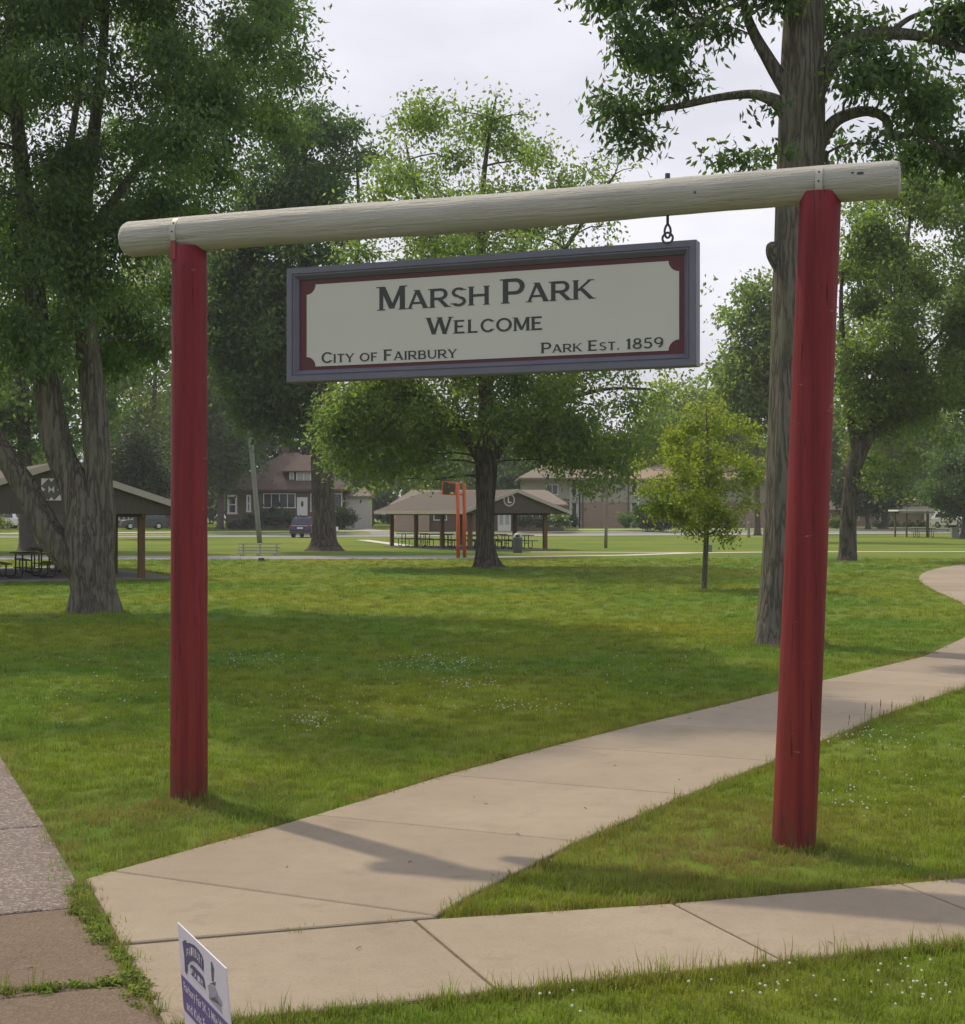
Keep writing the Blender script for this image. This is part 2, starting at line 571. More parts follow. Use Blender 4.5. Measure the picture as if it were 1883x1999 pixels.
M['rubber'] = plain('tyre_rubber', (.02, .02, .02), .8, .1)
M['lamp_red'] = plain('tail_lamp', (.30, .02, .02), .3, .1)
M['chrome'] = plain('chrome_trim', (.6, .6, .62), .25, .05, metal=.8)
M['bin'] = plain('green_grey_bin', (.075, .085, .080), .6, .1)
M['bin_lid'] = plain('pale_bin_lid', (.34, .34, .35), .5, .08)
M['board'] = plain('white_corrugated_plastic', (.60, .59, .68), .4, .03, 30)
M['print_purple'] = plain('purple_print', (.105, .085, .24), .45, .08, 20)
M['print_navy'] = plain('navy_print', (.075, .072, .165), .45, .08, 20)
M['print_grey'] = plain('grey_print', (.30, .30, .37), .45, .08, 20)
M['print_dark'] = plain('dark_print', (.10, .10, .13), .45, .08, 20)
M['print_white'] = plain('white_print', (.58, .57, .68), .45, .02, 20)
M['clover'] = plain('clover_white', (.52, .52, .44), .8, .1, 30)
M['pole_wood'] = plain('weathered_pole', (.24, .20, .155), .85, .2, 5, stretch=(2, 2, .2))
M['pole_grey'] = plain('grey_green_pole', (.20, .21, .185), .8, .15, 5, stretch=(2, 2, .2))
M['twig'] = plain('dead_twig', (.12, .085, .05), .9, .2, 30)

# ------------------------------------------------------------------ ground, road, paths
def lawn_sheet():
    ds = [1.0] + list(np.arange(2, 16, 1.0)) + list(np.arange(16, 60, 4.0)) + list(np.arange(60, 160, 5.0)) + [165, 180, 200, 240, 300, 400, 450]
    ds = [-40, -12] + ds
    xs = [-330, -200, -120, -70] + list(np.arange(-45, 46, 5.0)) + [70, 120, 200, 330]
    vs = [(x, d, gz(x, d)) for d in ds for x in xs]
    n = len(xs)
    fs = [(j * n + i, j * n + i + 1, (j + 1) * n + i + 1, (j + 1) * n + i) for j in range(len(ds) - 1) for i in range(n - 1)]
    me = bpy.data.meshes.new('lawn')
    me.from_pydata(vs, [], fs)
    me.polygons.foreach_set('use_smooth', [True] * len(me.polygons))
    o = link_mesh('lawn', me, M['lawn'])
    return tag(o, 'wide mown lawn of the park, yellow green in the sun', None, None, 'structure')
lawn_sheet()

PAVED = []                                         # ground polygons that carry no grass
def inset(poly, e):
    c = sum((Vector((p[0], p[1], 0)) for p in poly), Vector()) / len(poly)
    n = len(poly)
    ar = sum(poly[i][0] * poly[(i + 1) % n][1] - poly[(i + 1) % n][0] * poly[i][1] for i in range(n))
    s = 1 if ar > 0 else -1
    out = []
    for i in range(n):
        p0, p1, p2 = (Vector((poly[k % n][0], poly[k % n][1])) for k in (i - 1, i, i + 1))
        a, b = (p1 - p0).normalized(), (p2 - p1).normalized()
        na, nb = Vector((-a.y, a.x)) * s, Vector((-b.y, b.x)) * s
        k = na + nb
        den = max(.35, 1 + na.dot(nb))
        out.append(tuple(p1 + k * (e / den)))
    return out

def bed(parent, polys):
    m = MB()
    for p in polys:
        m.add([(q[0], q[1], .005) for q in p], [tuple(range(len(p)))])
    m.build('joint_bed', M['soil'], parent)

def slab(poly, mat, parent, z1=.02, gap=.0085):
    PAVED.append([(p[0], p[1]) for p in poly])
    m = MB()
    q = inset(poly, gap)
    q2 = inset(poly, gap + .008)
    n = len(poly)
    ar = sum(q[i][0] * q[(i + 1) % n][1] - q[(i + 1) % n][0] * q[i][1] for i in range(n))
    if ar < 0: q, q2 = q[::-1], q2[::-1]
    vs = [(p[0], p[1], -.06) for p in q] + [(p[0], p[1], z1 - .006) for p in q] + [(p[0], p[1], z1) for p in q2]
    fs = [tuple(range(2 * n, 3 * n))] + [(i, (i + 1) % n, n + (i + 1) % n, n + i) for i in range(n)] + [(n + i, n + (i + 1) % n, 2 * n + (i + 1) % n, 2 * n + i) for i in range(n)]
    m.add(vs, fs)
    return m.build('slab', mat, parent)

def empty_structure(name, label):
    o = bpy.data.objects.new(name, None)
    COL.objects.link(o)
    return tag(o, label, None, None, 'structure')

path = empty_structure('path', 'tan concrete path running diagonally through the gate into the park')
J = [((218, 1706), (853, 1794)), ((612, 1596), (1128, 1648)), ((868, 1517), (1343, 1556)), ((1082, 1459), (1510, 1490)),
     ((1252, 1416), (1630, 1440)), ((1388, 1384), (1722, 1400)), ((1497, 1357), (1802, 1372)), ((1600, 1332), (1882, 1346)),
     ((1692, 1310), (1962, 1323)), ((1800, 1284), (2048, 1297))]
JW = [(G(*a), G(*b)) for a, b in J]
# the path beyond the frame: bends up the right side of the park
left_edge = [(7.9, 24.2), (8.7, 26.0), (9.35, 27.9), (9.95, 29.9), (10.4, 31.9), (10.85, 33.9), (11.25, 36.0), (11.65, 38.2), (12.1, 40.4), (12.6, 42.6), (13.15, 44.8), (13.8, 47.0), (14.6, 49.4), (15.6, 52.0), (16.9, 54.8), (18.6, 58.0), (21.0, 61.2), (24.2, 64.0), (28.0, 66.0), (33, 67.4)]
for i, (x, d) in enumerate(left_edge):
    a = Vector(left_edge[max(0, i - 1)]); b = Vector(left_edge[min(len(left_edge) - 1, i + 1)])
    t = (b - a).normalized()
    JW.append((Vector((x, d, 0)), Vector((x + t.y * 1.9, d - t.x * 1.9, 0))))
slab([G(165, 1722), G(218, 1706), G(853, 1794), G(850, 1797), G(234, 1849), G(205, 1790)], M['concrete'], path)
mid = [G(540, 1617)]
slab([JW[0][0], G(400, 1655), G(540, 1617), JW[1][0], JW[1][1], G(1010, 1708), G(922, 1752), JW[0][1]], M['concrete'], path)
for a, b in zip(JW[1:-1], JW[2:]):
    slab([a[0], b[0], b[1], a[1]], M['concrete'], path)

bed(path, PAVED[:])
n_pv = len(PAVED)
walk = empty_structure('sidewalk', 'tan concrete sidewalk crossing in front of the gate')
SW = [((234, 1851), (322, 2010)), ((809, 1801), (975, 1941)), ((1312, 1768), (1530, 1881)), ((1757, 1729), (2010, 1830))]
SWW = [(G(*a), G(*b)) for a, b in SW]
stp = (SWW[3][0] - SWW[2][0]); stq = (SWW[3][1] - SWW[2][1])
for k in range(1, 6):
    SWW.append((SWW[3][0] + stp * k, SWW[3][1] + stp * k))
for a, b in zip(SWW[:-1], SWW[1:]):
    slab([a[0], b[0], b[1], a[1]], M['concrete'], walk, z1=.016)

bed(walk, PAVED[n_pv:])
n_pv = len(PAVED)
old = empty_structure('sidewalk', 'old brown sidewalk along the street at the lower left')
e0, e1 = G(-60, 1380), G(330, 2035)
ed = (e1 - e0).normalized(); en = Vector((ed.y, -ed.x, 0))
if en.x > 0: en = -en
def old_pt(px, py):
    return G(px, py)
oj = [e0 - ed * 1.2, G(90, 1618), G(142, 1778), G(272, 1925), G(330, 2035) + ed * .1, G(330, 2035) + ed * 1.6]
slab([oj[0], G(0, 1476), oj[1], oj[1] + en * 1.5 , oj[0] + en * 1.5], M['pebble'], old, z1=.024)
slab([oj[1], G(150, 1722), oj[2], oj[2] + en * 1.5 - ed * .0, oj[1] + en * 1.5], M['pebble'], old, z1=.022)
slab([oj[2], G(215, 1850), oj[3], oj[3] + en * 1.5, oj[2] + en * 1.5], M['oldwalk'], old, z1=.018)
slab([oj[3], oj[4], oj[4] + en * 1.5, oj[3] + en * 1.5], M['oldwalk'], old, z1=.02)
slab([oj[4], oj[5], oj[5] + en * 1.5, oj[4] + en * 1.5], M['oldwalk'], old, z1=.018)

bed(old, PAVED[n_pv:])

def strip(name, pts, w, mat, label, z=.012):
    m = MB()
    n = len(pts)
    L, Rr = [], []
    for i, p in enumerate(pts):
        t = (Vector(pts[min(n - 1, i + 1)]) - Vector(pts[max(0, i - 1)])).normalized()
        s = Vector((-t.y, t.x))
        ww = w[i] if hasattr(w, '__len__') else w
        L.append((p[0] + s.x * ww / 2, p[1] + s.y * ww / 2)); Rr.append((p[0] - s.x * ww / 2, p[1] - s.y * ww / 2))
    vs = [(a[0], a[1], gz(*a) + z) for a in L] + [(a[0], a[1], gz(*a) + z) for a in Rr]
    m.add(vs, [(i, n + i, n + i + 1, i + 1) for i in range(n - 1)])
    PAVED.append(L + Rr[::-1])
    return tag(m.build(name, mat), label, None, None, 'structure')

def road_pt(x): return (x, 127.5 + (x + 38) * .16)
strip('road', [road_pt(x) for x in (-140, -60, -38, -10, 15, 46, 90, 160)], 7.0, M['asphalt'], 'grey street along the far side of the park', .010)
def side(dx): return [(x, road_pt(x)[1] + dx) for x in (-140, -60, -38, -10, 15, 46, 90, 160)]
strip('kerb', side(-4.0), .5, M['pale'], 'pale kerb on the park side of the far street', .09)
strip('kerb', side(4.0), .5, M['pale'], 'pale kerb on the house side of the far street', .09)
strip('sidewalk', side(10.5), 1.6, M['pale'], 'pale far sidewalk in front of the houses', .016)
strip('court', [(-34, 67.2), (-20, 67.2), (-8, 67.6), (0, 68.2)], [5.6, 5.6, 5.4, 4.6], M['asphalt'], 'grey asphalt court strip under the orange goal posts', .012)
strip('path', [(0.0, 68.2), (3.2, 69.5), (7.0, 71.5), (10.5, 75.5), (14, 77), (19, 78), (26, 78), (34, 78)], [2.4, 1.4, 1.2, 1.2, 1.2, 1.2, 1.2, 1.2], M['pale'], 'pale narrow path across the middle of the park', .014)
strip('path', [(2.5, 77.2), (7, 76.6), (11, 76)], 1.0, M['pale'], 'pale short path leading to the middle picnic pavilion', .018)
strip('driveway', [(-4.4, 91.0), (-6.5, 101), (-9.2, 113.5)], 1.0, M['pale'], 'pale concrete walk left of the middle pavilion', .014)
strip('driveway', [(-8.5, 132), (-9.5, 140), (-12, 147), (-13, 152)], 2.4, M['asphalt'], 'pale driveway beside the dark brick bungalow', .02)

# ------------------------------------------------------------------ gate: two red posts, cream beam
def rough_log(axis_pts, rad, n, seed, amp, flat_cap=True, vstep=None):
    q = random.Random(seed)
    ph = [q.uniform(0, 6.28) for _ in range(12)]
    def wob(i, a, p):
        return 1 + amp * (math.sin(3 * a + ph[0] + i * .21) * .5 + math.sin(5 * a + ph[1] - i * .33) * .35 + math.sin(9 * a + ph[2] + i * .7) * .25 + math.sin(i * 1.7 + a * 2 + ph[3]) * .3)
    m = MB()
    m.tube(axis_pts, rad, n, True, wob)
    return m

BL = Vector((-2.053, 10.41, 0)); BR = Vector((2.030, 8.90, 0))
bdir = (BR - BL).normalized(); bnrm = Vector((bdir.y, -bdir.x, 0))      # bnrm points to the camera
gate = thing('park_gate', 'tall park gate of two red log posts carrying a cream log beam', 'gate', (0, 9.65, 0))
def lerp(a, b, t): return a + (b - a) * t
def post(base, top, r0, r1, seed):
    pts = [lerp(base, top, t) for t in np.linspace(0, 1, 26)]
    rd = [lerp(r0, r1, t) for t in np.linspace(0, 1, 26)]
    return rough_log(pts, rd, 40, seed, .012).build('post', M['red'], gate, False, True)
pl = post(Vector((-2.057, 10.41, -.25)), Vector((-2.052, 10.41, 3.865)), .131, .122, 1)
pl['label'] = 'upright red post at the left end'
pr = post(Vector((1.852, 8.90, -.25)), Vector((2.026, 8.90, 3.915)), .131, .122, 2)
pr['label'] = 'leaning red post at the right end'
b0 = BL - bdir * .51 + Vector((0, 0, 3.953)); b1 = BR + bdir * .452 + Vector((0, 0, 3.966))
ts = [0, .0015, .006, .0075, .03] + list(np.linspace(.06, .94, 40)) + [.97, .9925, .994, .9985, 1]
br = []
for t in ts:
    k = 1.0
    if t < .006: k = .90 + .1 * (t / .006)
    if t > .994: k = .92 + .08 * ((1 - t) / .006)
    br.append(lerp(.125, .111, t) * k)
bm_ = rough_log([lerp(b0, b1, t) + Vector((0, 0, .008 * math.sin(t * 9))) for t in ts], br, 44, 5, .022)
# beam: object frame along its length so the grain runs with the log
ang = math.atan2(bdir.y, bdir.x)
bo = bpy.data.objects.new('beam', bpy.data.meshes.new('beam'))
COL.objects.link(bo)
inv = Matrix.Rotation(-ang, 4, 'Z')
cen = (b0 + b1) / 2
bo.data.from_pydata([tuple(inv @ (Vector(v) - cen)) for v in bm_.v], [], bm_.f)
bo.data.polygons.foreach_set('use_smooth', [True] * len(bo.data.polygons))
bo.data.materials.append(M['cream'])
bo.parent = gate
bo.location = cen - gate.location
bo.rotation_euler = (0, 0, ang)
bmx = bmesh.new(); bmx.from_mesh(bo.data); bmesh.ops.recalc_face_normals(bmx, faces=bmx.faces[:]); bmx.to_mesh(bo.data); bmx.free()

def knot(c, r):                                    # small knot hole on the beam face
    return
for (base, xo, zc, rs) in ((BL, -.06, 3.953, .131), (BR, .0, 3.962, .1235)):
    # flat metal strap curving over the front of the beam down on to the post
    m = MB(); m2 = MB()
    c = base + bdir * xo
    def ring(a):
        return c + bnrm * (math.cos(a) * rs) + Vector((0, 0, zc + math.sin(a) * rs))
    arcs = [ring(a) for a in np.linspace(.95, -.42, 9)]
    w = bdir * .021
    def ribbon(mb, pts):
        n = len(pts)
        vs = []
        for p in pts:
            vs += [p - w, p + w, p + w - bnrm * .005, p - w - bnrm * .005]
        fs = [(0, 1, 2, 3), (4 * n - 4, 4 * n - 1, 4 * n - 2, 4 * n - 3)]
        for i in range(n - 1):
            for k in range(4):
                fs.append((4 * i + k, 4 * i + (k + 1) % 4, 4 * i + 4 + (k + 1) % 4, 4 * i + 4 + k))
        mb.add(vs, fs)
    ribbon(m, arcs)
    st = m.build('strap', M['strap_c'], gate, False)
    low = [arcs[-1] - Vector((0, 0, .001)), Vector((arcs[-1].x, arcs[-1].y, 3.82)) , Vector((arcs[-1].x, arcs[-1].y, 3.77))]
    ribbon(m2, low)
    s2 = m2.build('strap', M['strap_r'], gate, False)
    s2['label'] = 'strap end painted red on the post'
    for (so_, a) in ((st, .55), (st, .05)):
        p = ring(a) + bnrm * .003
        MB().sphere(p, .006, 8, 4).build('screw', M['iron'], st, False)
# dark knot and nail holes on the right half of the beam: shallow discs of dark end grain
for (px, py, rx, rz_) in ((1683, 346, .022, .009), (1364, 383, .008, .008), (1668, 345, .010, .006)):
    dd = None
    k = (px - CX) / FOC
    s_ = (10.41 * k + 2.053) / (.938 + .347 * k)
    c = BL + bdir * s_
    z = EYE + (HY - py) / FOC * c.y
    hh = max(-.10, min(.10, z - 3.962))
    c = c + bnrm * (math.sqrt(.1165 ** 2 - hh * hh)) + Vector((0, 0, z))
    MB().add([c + bdir * (rx * math.cos(a)) + Vector((0, 0, rz_ * math.sin(a))) for a in np.linspace(0, 5.6, 9)], [tuple(range(9))]).build('knot', M['iron'], gate, False)

# hanging hardware: bolt through the beam with eye, ring on the sign
kx = (1303 - CX) / FOC
s_h = (10.41 * kx + 2.053) / (.938 + .347 * kx)
hb = BL + bdir * s_h
eb = thing('eye_bolt', 'dark iron eye bolt through the beam near its right post', 'bolt', (hb.x, hb.y, 3.6))
m = MB(); m.tube([hb + Vector((0, 0, 4.06)), hb + Vector((0, 0, 4.113))], .016, 6); m.tube([hb + Vector((0, 0, 4.05)), hb + Vector((0, 0, 4.079))], .03, 10)
m.build('nut', M['iron'], eb, False)
m = MB(); m.tube([hb + Vector((0, 0, 4.10)), hb + Vector((0, 0, 3.79))], .009, 8)
m.build('shank', M['iron'], eb, False, True)
def loop(c, ax, rx, rz_, r, n=20):
    pts = [c + ax * (rx * math.cos(a) * (1 - .35 * max(0, math.sin(a)) ** 2 if rz_ > rx else 1)) + Vector((0, 0, rz_ * math.sin(a))) for a in np.linspace(0, 2 * math.pi, n + 1)]
    return MB().tube(pts, r, 7, False)
loop(hb + Vector((0, 0, 3.755)), bdir, .019, .042, .0075).build('eye', M['iron'], eb, False, True)

# ------------------------------------------------------------------ the hanging sign
SL = 2.83
s_a = .764
S0 = BL + bdir * s_a
def sgn(u, z, dep=0.0):                            # u along the sign, z height, dep towards the camera
    return S0 + bdir * u + Vector((0, 0, z + .018 * u / SL)) + bnrm * dep
def sign_uv(px, py):
    k = (px - CX) / FOC
    s = (10.41 * k + 2.053) / (.938 + .347 * k)
    d = 10.41 - .347 * s
    u = s - s_a
    return u, EYE + (HY - py) / FOC * d - .018 * u / SL
ZT, ZB = 3.674, 2.896
sign = thing('hanging_sign', 'grey framed cream welcome sign hanging under the beam', 'sign', (S0.x + bdir.x * SL / 2, S0.y + bdir.y * SL / 2, ZB))
prof = [(.078, -.05), (.0, -.11), (.0, 0.0), (.004, .004), (.040, .004), (.043, -.004), (.047, -.004), (.050, .0), (.054, .001), (.074, -.024), (.080, -.030), (.080, -.05)]
m = MB()
vs, n = [], len(prof)
for (i, d) in prof:
    vs += [sgn(i, ZB + i, d), sgn(SL - i, ZB + i, d), sgn(SL - i, ZT - i, d), sgn(i, ZT - i, d)]
fs = []
for j in range(n - 1):
    for k in range(4):
        fs.append((4 * j + k, 4 * j + (k + 1) % 4, 4 * j + 4 + (k + 1) % 4, 4 * j + 4 + k))
m.add(vs, fs)
m.build('frame', M['sign_grey'], sign, False)
m = MB(); m.extr([sgn(.07, ZB + .07, -.038), sgn(SL - .07, ZB + .07, -.038), sgn(SL - .07, ZT - .07, -.038), sgn(.07, ZT - .07, -.038)], -bnrm * .012)
m.build('panel', M['sign_red'], sign, False)
# cream field with scooped corners
uL, uR = sign_uv(594, 640)[0], sign_uv(1323, 600)[0]
zt = (sign_uv(611, 553)[1] + sign_uv(1302, 509)[1]) / 2
zb = (sign_uv(616, 714)[1] + sign_uv(1300, 684)[1]) / 2
rc = .067
poly = []
for (cx_, cz_, a0) in ((uL, zb, 90), (uR, zb, 180), (uR, zt, 270), (uL, zt, 0)):
    # concave quarter: arc centred on the corner
    for a in np.linspace(a0, a0 - 90, 9):
        poly.append((cx_ + rc * math.cos(R(a)), cz_ + rc * math.sin(R(a))))
m = MB(); m.add([sgn(u, z, -.034) for u, z in poly], [tuple(range(len(poly)))])
m.build('field', M['sign_cream'], sign, False)
rg = hb + Vector((0, 0, 3.712))
loop(rg, bdir, .033, .034, .0075).build('ring', M['iron'], sign, False, True)
# second hanging point, hidden against the trees: same ring and bolt near the left post
# lettering ---------------------------------------------------------------
GL = {
 'M': (1.02, [(.10, 0, .10, 1, .13), (.14, 1, .51, .06, .17), (.51, .06, .88, 1, .12), (.90, 0, .90, 1, .17)], [(.10, 0), (.06, 1), (.90, 0), (.94, 1)]),
 'A': (.98, [(.10, 0, .47, 1, .11), (.47, 1, .88, 0, .18), (.24, .30, .72, .30, .10)], [(.10, 0), (.88, 0), (.45, 1)]),
 'R': (.92, [(.13, 0, .13, 1, .17), (.13, .94, .52, .94, .12), (.13, .46, .52, .46, .12), ('a', .52, .70, .25, .24, 90, -90, .155), (.45, .46, .84, 0, .18)], [(.13, 0), (.08, 1), (.86, 0)]),
 'S': (.74, [('a', .37, .74, .25, .20, 40, 270, .135), ('a', .37, .265, .27, .205, 90, -140, .135)], [(.58, .90), (.14, .12)]),
 'H': (.98, [(.13, 0, .13, 1, .17), (.85, 0, .85, 1, .17), (.13, .52, .85, .52, .12)], [(.13, 0), (.13, 1), (.85, 0), (.85, 1)]),
 'P': (.82, [(.13, 0, .13, 1, .17), (.13, .94, .48, .94, .12), (.13, .42, .48, .42, .12), ('a', .48, .68, .25, .26, 90, -90, .155)], [(.13, 0), (.08, 1)]),
 'K': (.94, [(.13, 0, .13, 1, .17), (.20, .42, .78, 1, .12), (.36, .56, .84, 0, .18)], [(.13, 0), (.13, 1), (.80, 1), (.86, 0)]),
 'W': (1.34, [(.08, 1, .38, 0, .18), (.38, 0, .66, 1, .11), (.66, 1, .94, 0, .18), (.94, 0, 1.24, 1, .11)], [(.08, 1), (.66, 1), (1.24, 1)]),
 'E': (.80, [(.13, 0, .13, 1, .17), (.13, .94, .68, .94, .12), (.13, .52, .60, .52, .12), (.13, .06, .70, .06, .12)], [(.08, 0), (.08, 1)]),
 'L': (.74, [(.13, 0, .13, 1, .17), (.13, .06, .66, .06, .12)], [(.08, 0), (.13, 1)]),
 'C': (.92, [('a', .50, .5, .39, .44, 42, 318, .15)], [(.80, .84), (.80, .18)]),
 'O': (1.06, [('a', .53, .5, .42, .44, 0, 360, .155)], []),
 'I': (.30, [(.15, 0, .15, 1, .17)], [(.15, 0), (.15, 1)]),
 'T': (.80, [(.40, 0, .40, 1, .17), (.04, .94, .76, .94, .12)], [(.40, 0)]),
 'Y': (.90, [(.45, 0, .45, .46, .17), (.08, 1, .45, .44, .17), (.82, 1, .45, .44, .11)], [(.45, 0), (.08, 1), (.82, 1)]),
 'F': (.74, [(.13, 0, .13, 1, .17), (.13, .94, .66, .94, .12), (.13, .50, .58, .50, .12)], [(.13, 0), (.08, 1)]),
 'B': (.86, [(.13, 0, .13, 1, .17), (.13, .94, .46, .94, .11), (.13, .53, .48, .53, .11), (.13, .06, .48, .06, .11), ('a', .46, .735, .23, .205, 90, -90, .14), ('a', .48, .295, .27, .235, 90, -90, .15)], [(.08, 0), (.08, 1)]),
 'U': (.94, [(.13, .42, .13, 1, .17), (.81, .42, .81, 1, .12), ('a', .47, .40, .34, .34, 180, 360, .14)], [(.13, 1), (.81, 1)]),
 '1': (.46, [(.26, 0, .26, 1, .17), (.08, .80, .24, .95, .12)], [(.26, 0)]),
 '8': (.74, [('a', .37, .74, .22, .21, 0, 360, .13), ('a', .37, .27, .28, .225, 0, 360, .13)], []),
 '5': (.72, [(.18, .94, .62, .94, .12), (.18, .94, .15, .52, .12), ('a', .34, .32, .27, .27, 120, -150, .14)], []),
 '9': (.74, [('a', .37, .68, .27, .27, 0, 360, .13), ('a', .30, .56, .35, .50, 20, -75, .13)], []),
 '.': (.30, [(.15, 0, .15, .16, .16)], []),
}
def word_strokes(text, small=.78):
    """polygons (u, v in cap heights) for a line of small-caps lettering, and its width"""
    x, out = 0.0, []
    for w in text.split(' '):
        for i, ch in enumerate(w):
            up = ch.upper()
            k = 1.0 if (ch.isupper() or ch.isdigit()) else small
            adv, st, sf = GL[up]
            cur = []
            TH = 1.16
            for s in st:
                if s[0] == 'a':
                    _, cx_, cy_, rx, ry, a0, a1, th = s
                    th *= TH
                    nn = max(8, int(abs(a1 - a0) / 14))
                    an = [R(a) for a in np.linspace(a0, a1, nn + 1)]
                    for p, q in zip(an[:-1], an[1:]):
                        def pt(a, o, oy): return (cx_ + (rx + o) * math.cos(a), cy_ + (ry + oy) * math.sin(a))
                        h, hy = th / 2, th * .40
                        cur.append([(x + k * a, k * b) for a, b in (pt(p, h, hy), pt(q, h, hy), pt(q, -h, -hy), pt(p, -h, -hy))])
                else:
                    x0, y0, x1, y1, th = s
                    th *= TH
                    if abs(y1 - y0) < 1e-6:
                        pol = [(x0, y0 - th / 2), (x1, y0 - th / 2), (x1, y0 + th / 2), (x0, y0 + th / 2)]
                    else:
                        hw = th / 2 * (1 + .25 * abs(x1 - x0))
                        pol = [(x0 - hw, y0), (x0 + hw, y0), (x1 + hw, y1), (x1 - hw, y1)]
                    cur.append([(x + k * a, k * b) for a, b in pol])
            for (sx_, sy_) in sf:
                y0 = sy_ - (.045 if sy_ > .5 else -.0)
                cur.append([(x + k * a, k * b) for a, b in ((sx_ - .16, y0), (sx_ + .16, y0), (sx_ + .14, y0 + .045), (sx_ - .14, y0 + .045))])
            out.append(cur)
            x += k * adv + .07
        x += .38
    return out, x - .38 - .07
def sign_text(text, p0, p1, cap_px, name='lettering'):
    u0, z0 = sign_uv(*p0); u1, z1 = sign_uv(*p1)
    st, w = word_strokes(text)
    d = S0.y + bdir.y * (u0 + u1) / 2
    cap = cap_px / FOC * d
    kx = (u1 - u0) / w
    for lt in st:
        m = MB()
        for i, pol in enumerate(lt):
            m.add([sgn(u0 + a * kx, z0 + (z1 - z0) * (a / w) + b * cap, -.0325 + .00012 * i) for a, b in pol], [(0, 1, 2, 3)])
        m.build('letter', M['letter'], sign, False)
sign_text('Marsh Park', (735, 605.4), (1156.5, 581.5), 47.5)
sign_text('Welcome', (829, 652.5), (1058, 642.6), 33.5)
sign_text('City of Fairbury', (622.6, 708.2), (888, 697.2), 21.5)
sign_text('Park Est. 1859', (1052.5, 688.4), (1292.5, 677.5), 20.5)

# ------------------------------------------------------------------ yard sign at the bottom
YA = Vector(((346 - CX) / FOC * 5.42, 5.42, .51)); YB = Vector(((440.5 - CX) / FOC * 4.871, 4.871, .51))
yu = (YB - YA); YW = yu.length; yu.normalize()
yv = Vector((.078, 0, -.997)).normalized()
yn = yu.cross(yv).normalized()
if yn.dot(Vector((0, 0, 2)) - YA) < 0: yn = -yn
YH = .457
ys = thing('yard_sign', 'white and purple fair yard sign stuck in the grass at bottom left', 'sign', (YA.x, YA.y, 0))
m = MB(); m.extr([YA, YB, YB + yv * YH, YA + yv * YH], -yn * .005)
m.build('board', M['board'], ys, False)
m = MB()
for t in (.3, .7):
    q0 = YA + yu * (YW * t) - yn * .004 + yv * .3
    MB().tube([q0, YA + yu * (YW * t) - yn * .004 + yv * .62], .003, 5).build('stake', M['iron'], ys, False)
cam_p = Vector((0, 0, EYE))
def yproj(px, py, lift):
    r = Vector(((px - CX) / FOC, 1, (HY - py) / FOC))
    t = (YA - cam_p).dot(yn) / r.dot(yn)
    return cam_p + r * t + yn * lift
def c7(x, y): return (300 + x / 9.078, 1780 + y / 9.078)        # positions measured on an enlargement of the photograph
def yprint(name, poly, mat, lift=.0012):
    m = MB(); m.add([yproj(*c7(*p), lift) for p in poly], [tuple(range(len(poly)))])
    return m.build(name, mat, ys, False)
def at_uv(u, v, lift): return YA + yu * u + yv * v + yn * lift
m = MB(); m.add([at_uv(.001, .188, .001), at_uv(YW - .001, .188, .001), at_uv(YW - .001, .317, .001), at_uv(.012, .317, .001), at_uv(.001, .303, .001)], [(0, 1, 2, 3, 4)])
m.build('print_band', M['print_purple'], ys, False)
def pquad(q, fs, fr):
    return q
# arched badge behind the word FAIRBURY, with its curled ribbon ends
yprint('print_badge', [(515, 530), (545, 492), (580, 500), (585, 545), (640, 545), (720, 580), (800, 670), (855, 760), (885, 850), (888, 1055), (840, 990), (770, 905), (700, 860), (650, 880), (605, 935), (610, 1040), (585, 1100), (560, 1050), (545, 760)], M['print_navy'])
yprint('print_badge', [(650, 935), (700, 935), (850, 1100), (895, 1170), (925, 1365), (670, 1105)], M['print_navy'])
yprint('print_emblem', [(1018, 870), (1040, 890), (1072, 1010), (1060, 1230), (1035, 1225), (1020, 1000)], M['print_dark'])
yprint('print_emblem', [(990, 1275), (1030, 1255), (1060, 1240), (1105, 1235), (1090, 1310), (1040, 1275)], M['print_dark'])
yprint('print_emblem', [(962, 1290), (1010, 1280), (1085, 1330), (1130, 1420), (1145, 1460), (1110, 1500), (1070, 1540), (985, 1430)], M['print_grey'])
yprint('print_emblem', [(985, 1435), (1065, 1545), (1100, 1530), (1215, 1670), (1215, 1590), (1150, 1480), (1145, 1520), (1230, 1810), (985, 1530)], M['print_grey'])

def flat_text(txt, origin, ux, vy, width, height, mat, parent, name='lettering', shear=0.0):
    cu = bpy.data.curves.new('t', 'FONT')
    cu.body = txt
    cu.resolution_u = 2
    cu.offset = .018
    ob = bpy.data.objects.new('t', cu)
    COL.objects.link(ob)
    dg = bpy.context.evaluated_depsgraph_get()
    me = bpy.data.meshes.new_from_object(ob.evaluated_get(dg))
    bpy.data.objects.remove(ob)
    co = np.array([v.co for v in me.vertices])
    lo, hi = co.min(0), co.max(0)
    for v in me.vertices:
        a = (v.co.x - lo[0]) / (hi[0] - lo[0]) * width
        b = (v.co.y - lo[1]) / (hi[1] - lo[1]) * height
        v.co = origin + ux * a + vy * b
    o = link_mesh(name, me, mat, parent, False)
    o['kind'] = 'stuff'
    return o
flat_text('Fairbury Fair 5K, 2 Mile Walk', at_uv(.035, .246, .0022), yu, -yv, .545, .043, M['print_white'], ys)
flat_text('and Kids Fun Run', at_uv(.055, .300, .0022), yu, -yv, .40, .036, M['print_white'], ys)
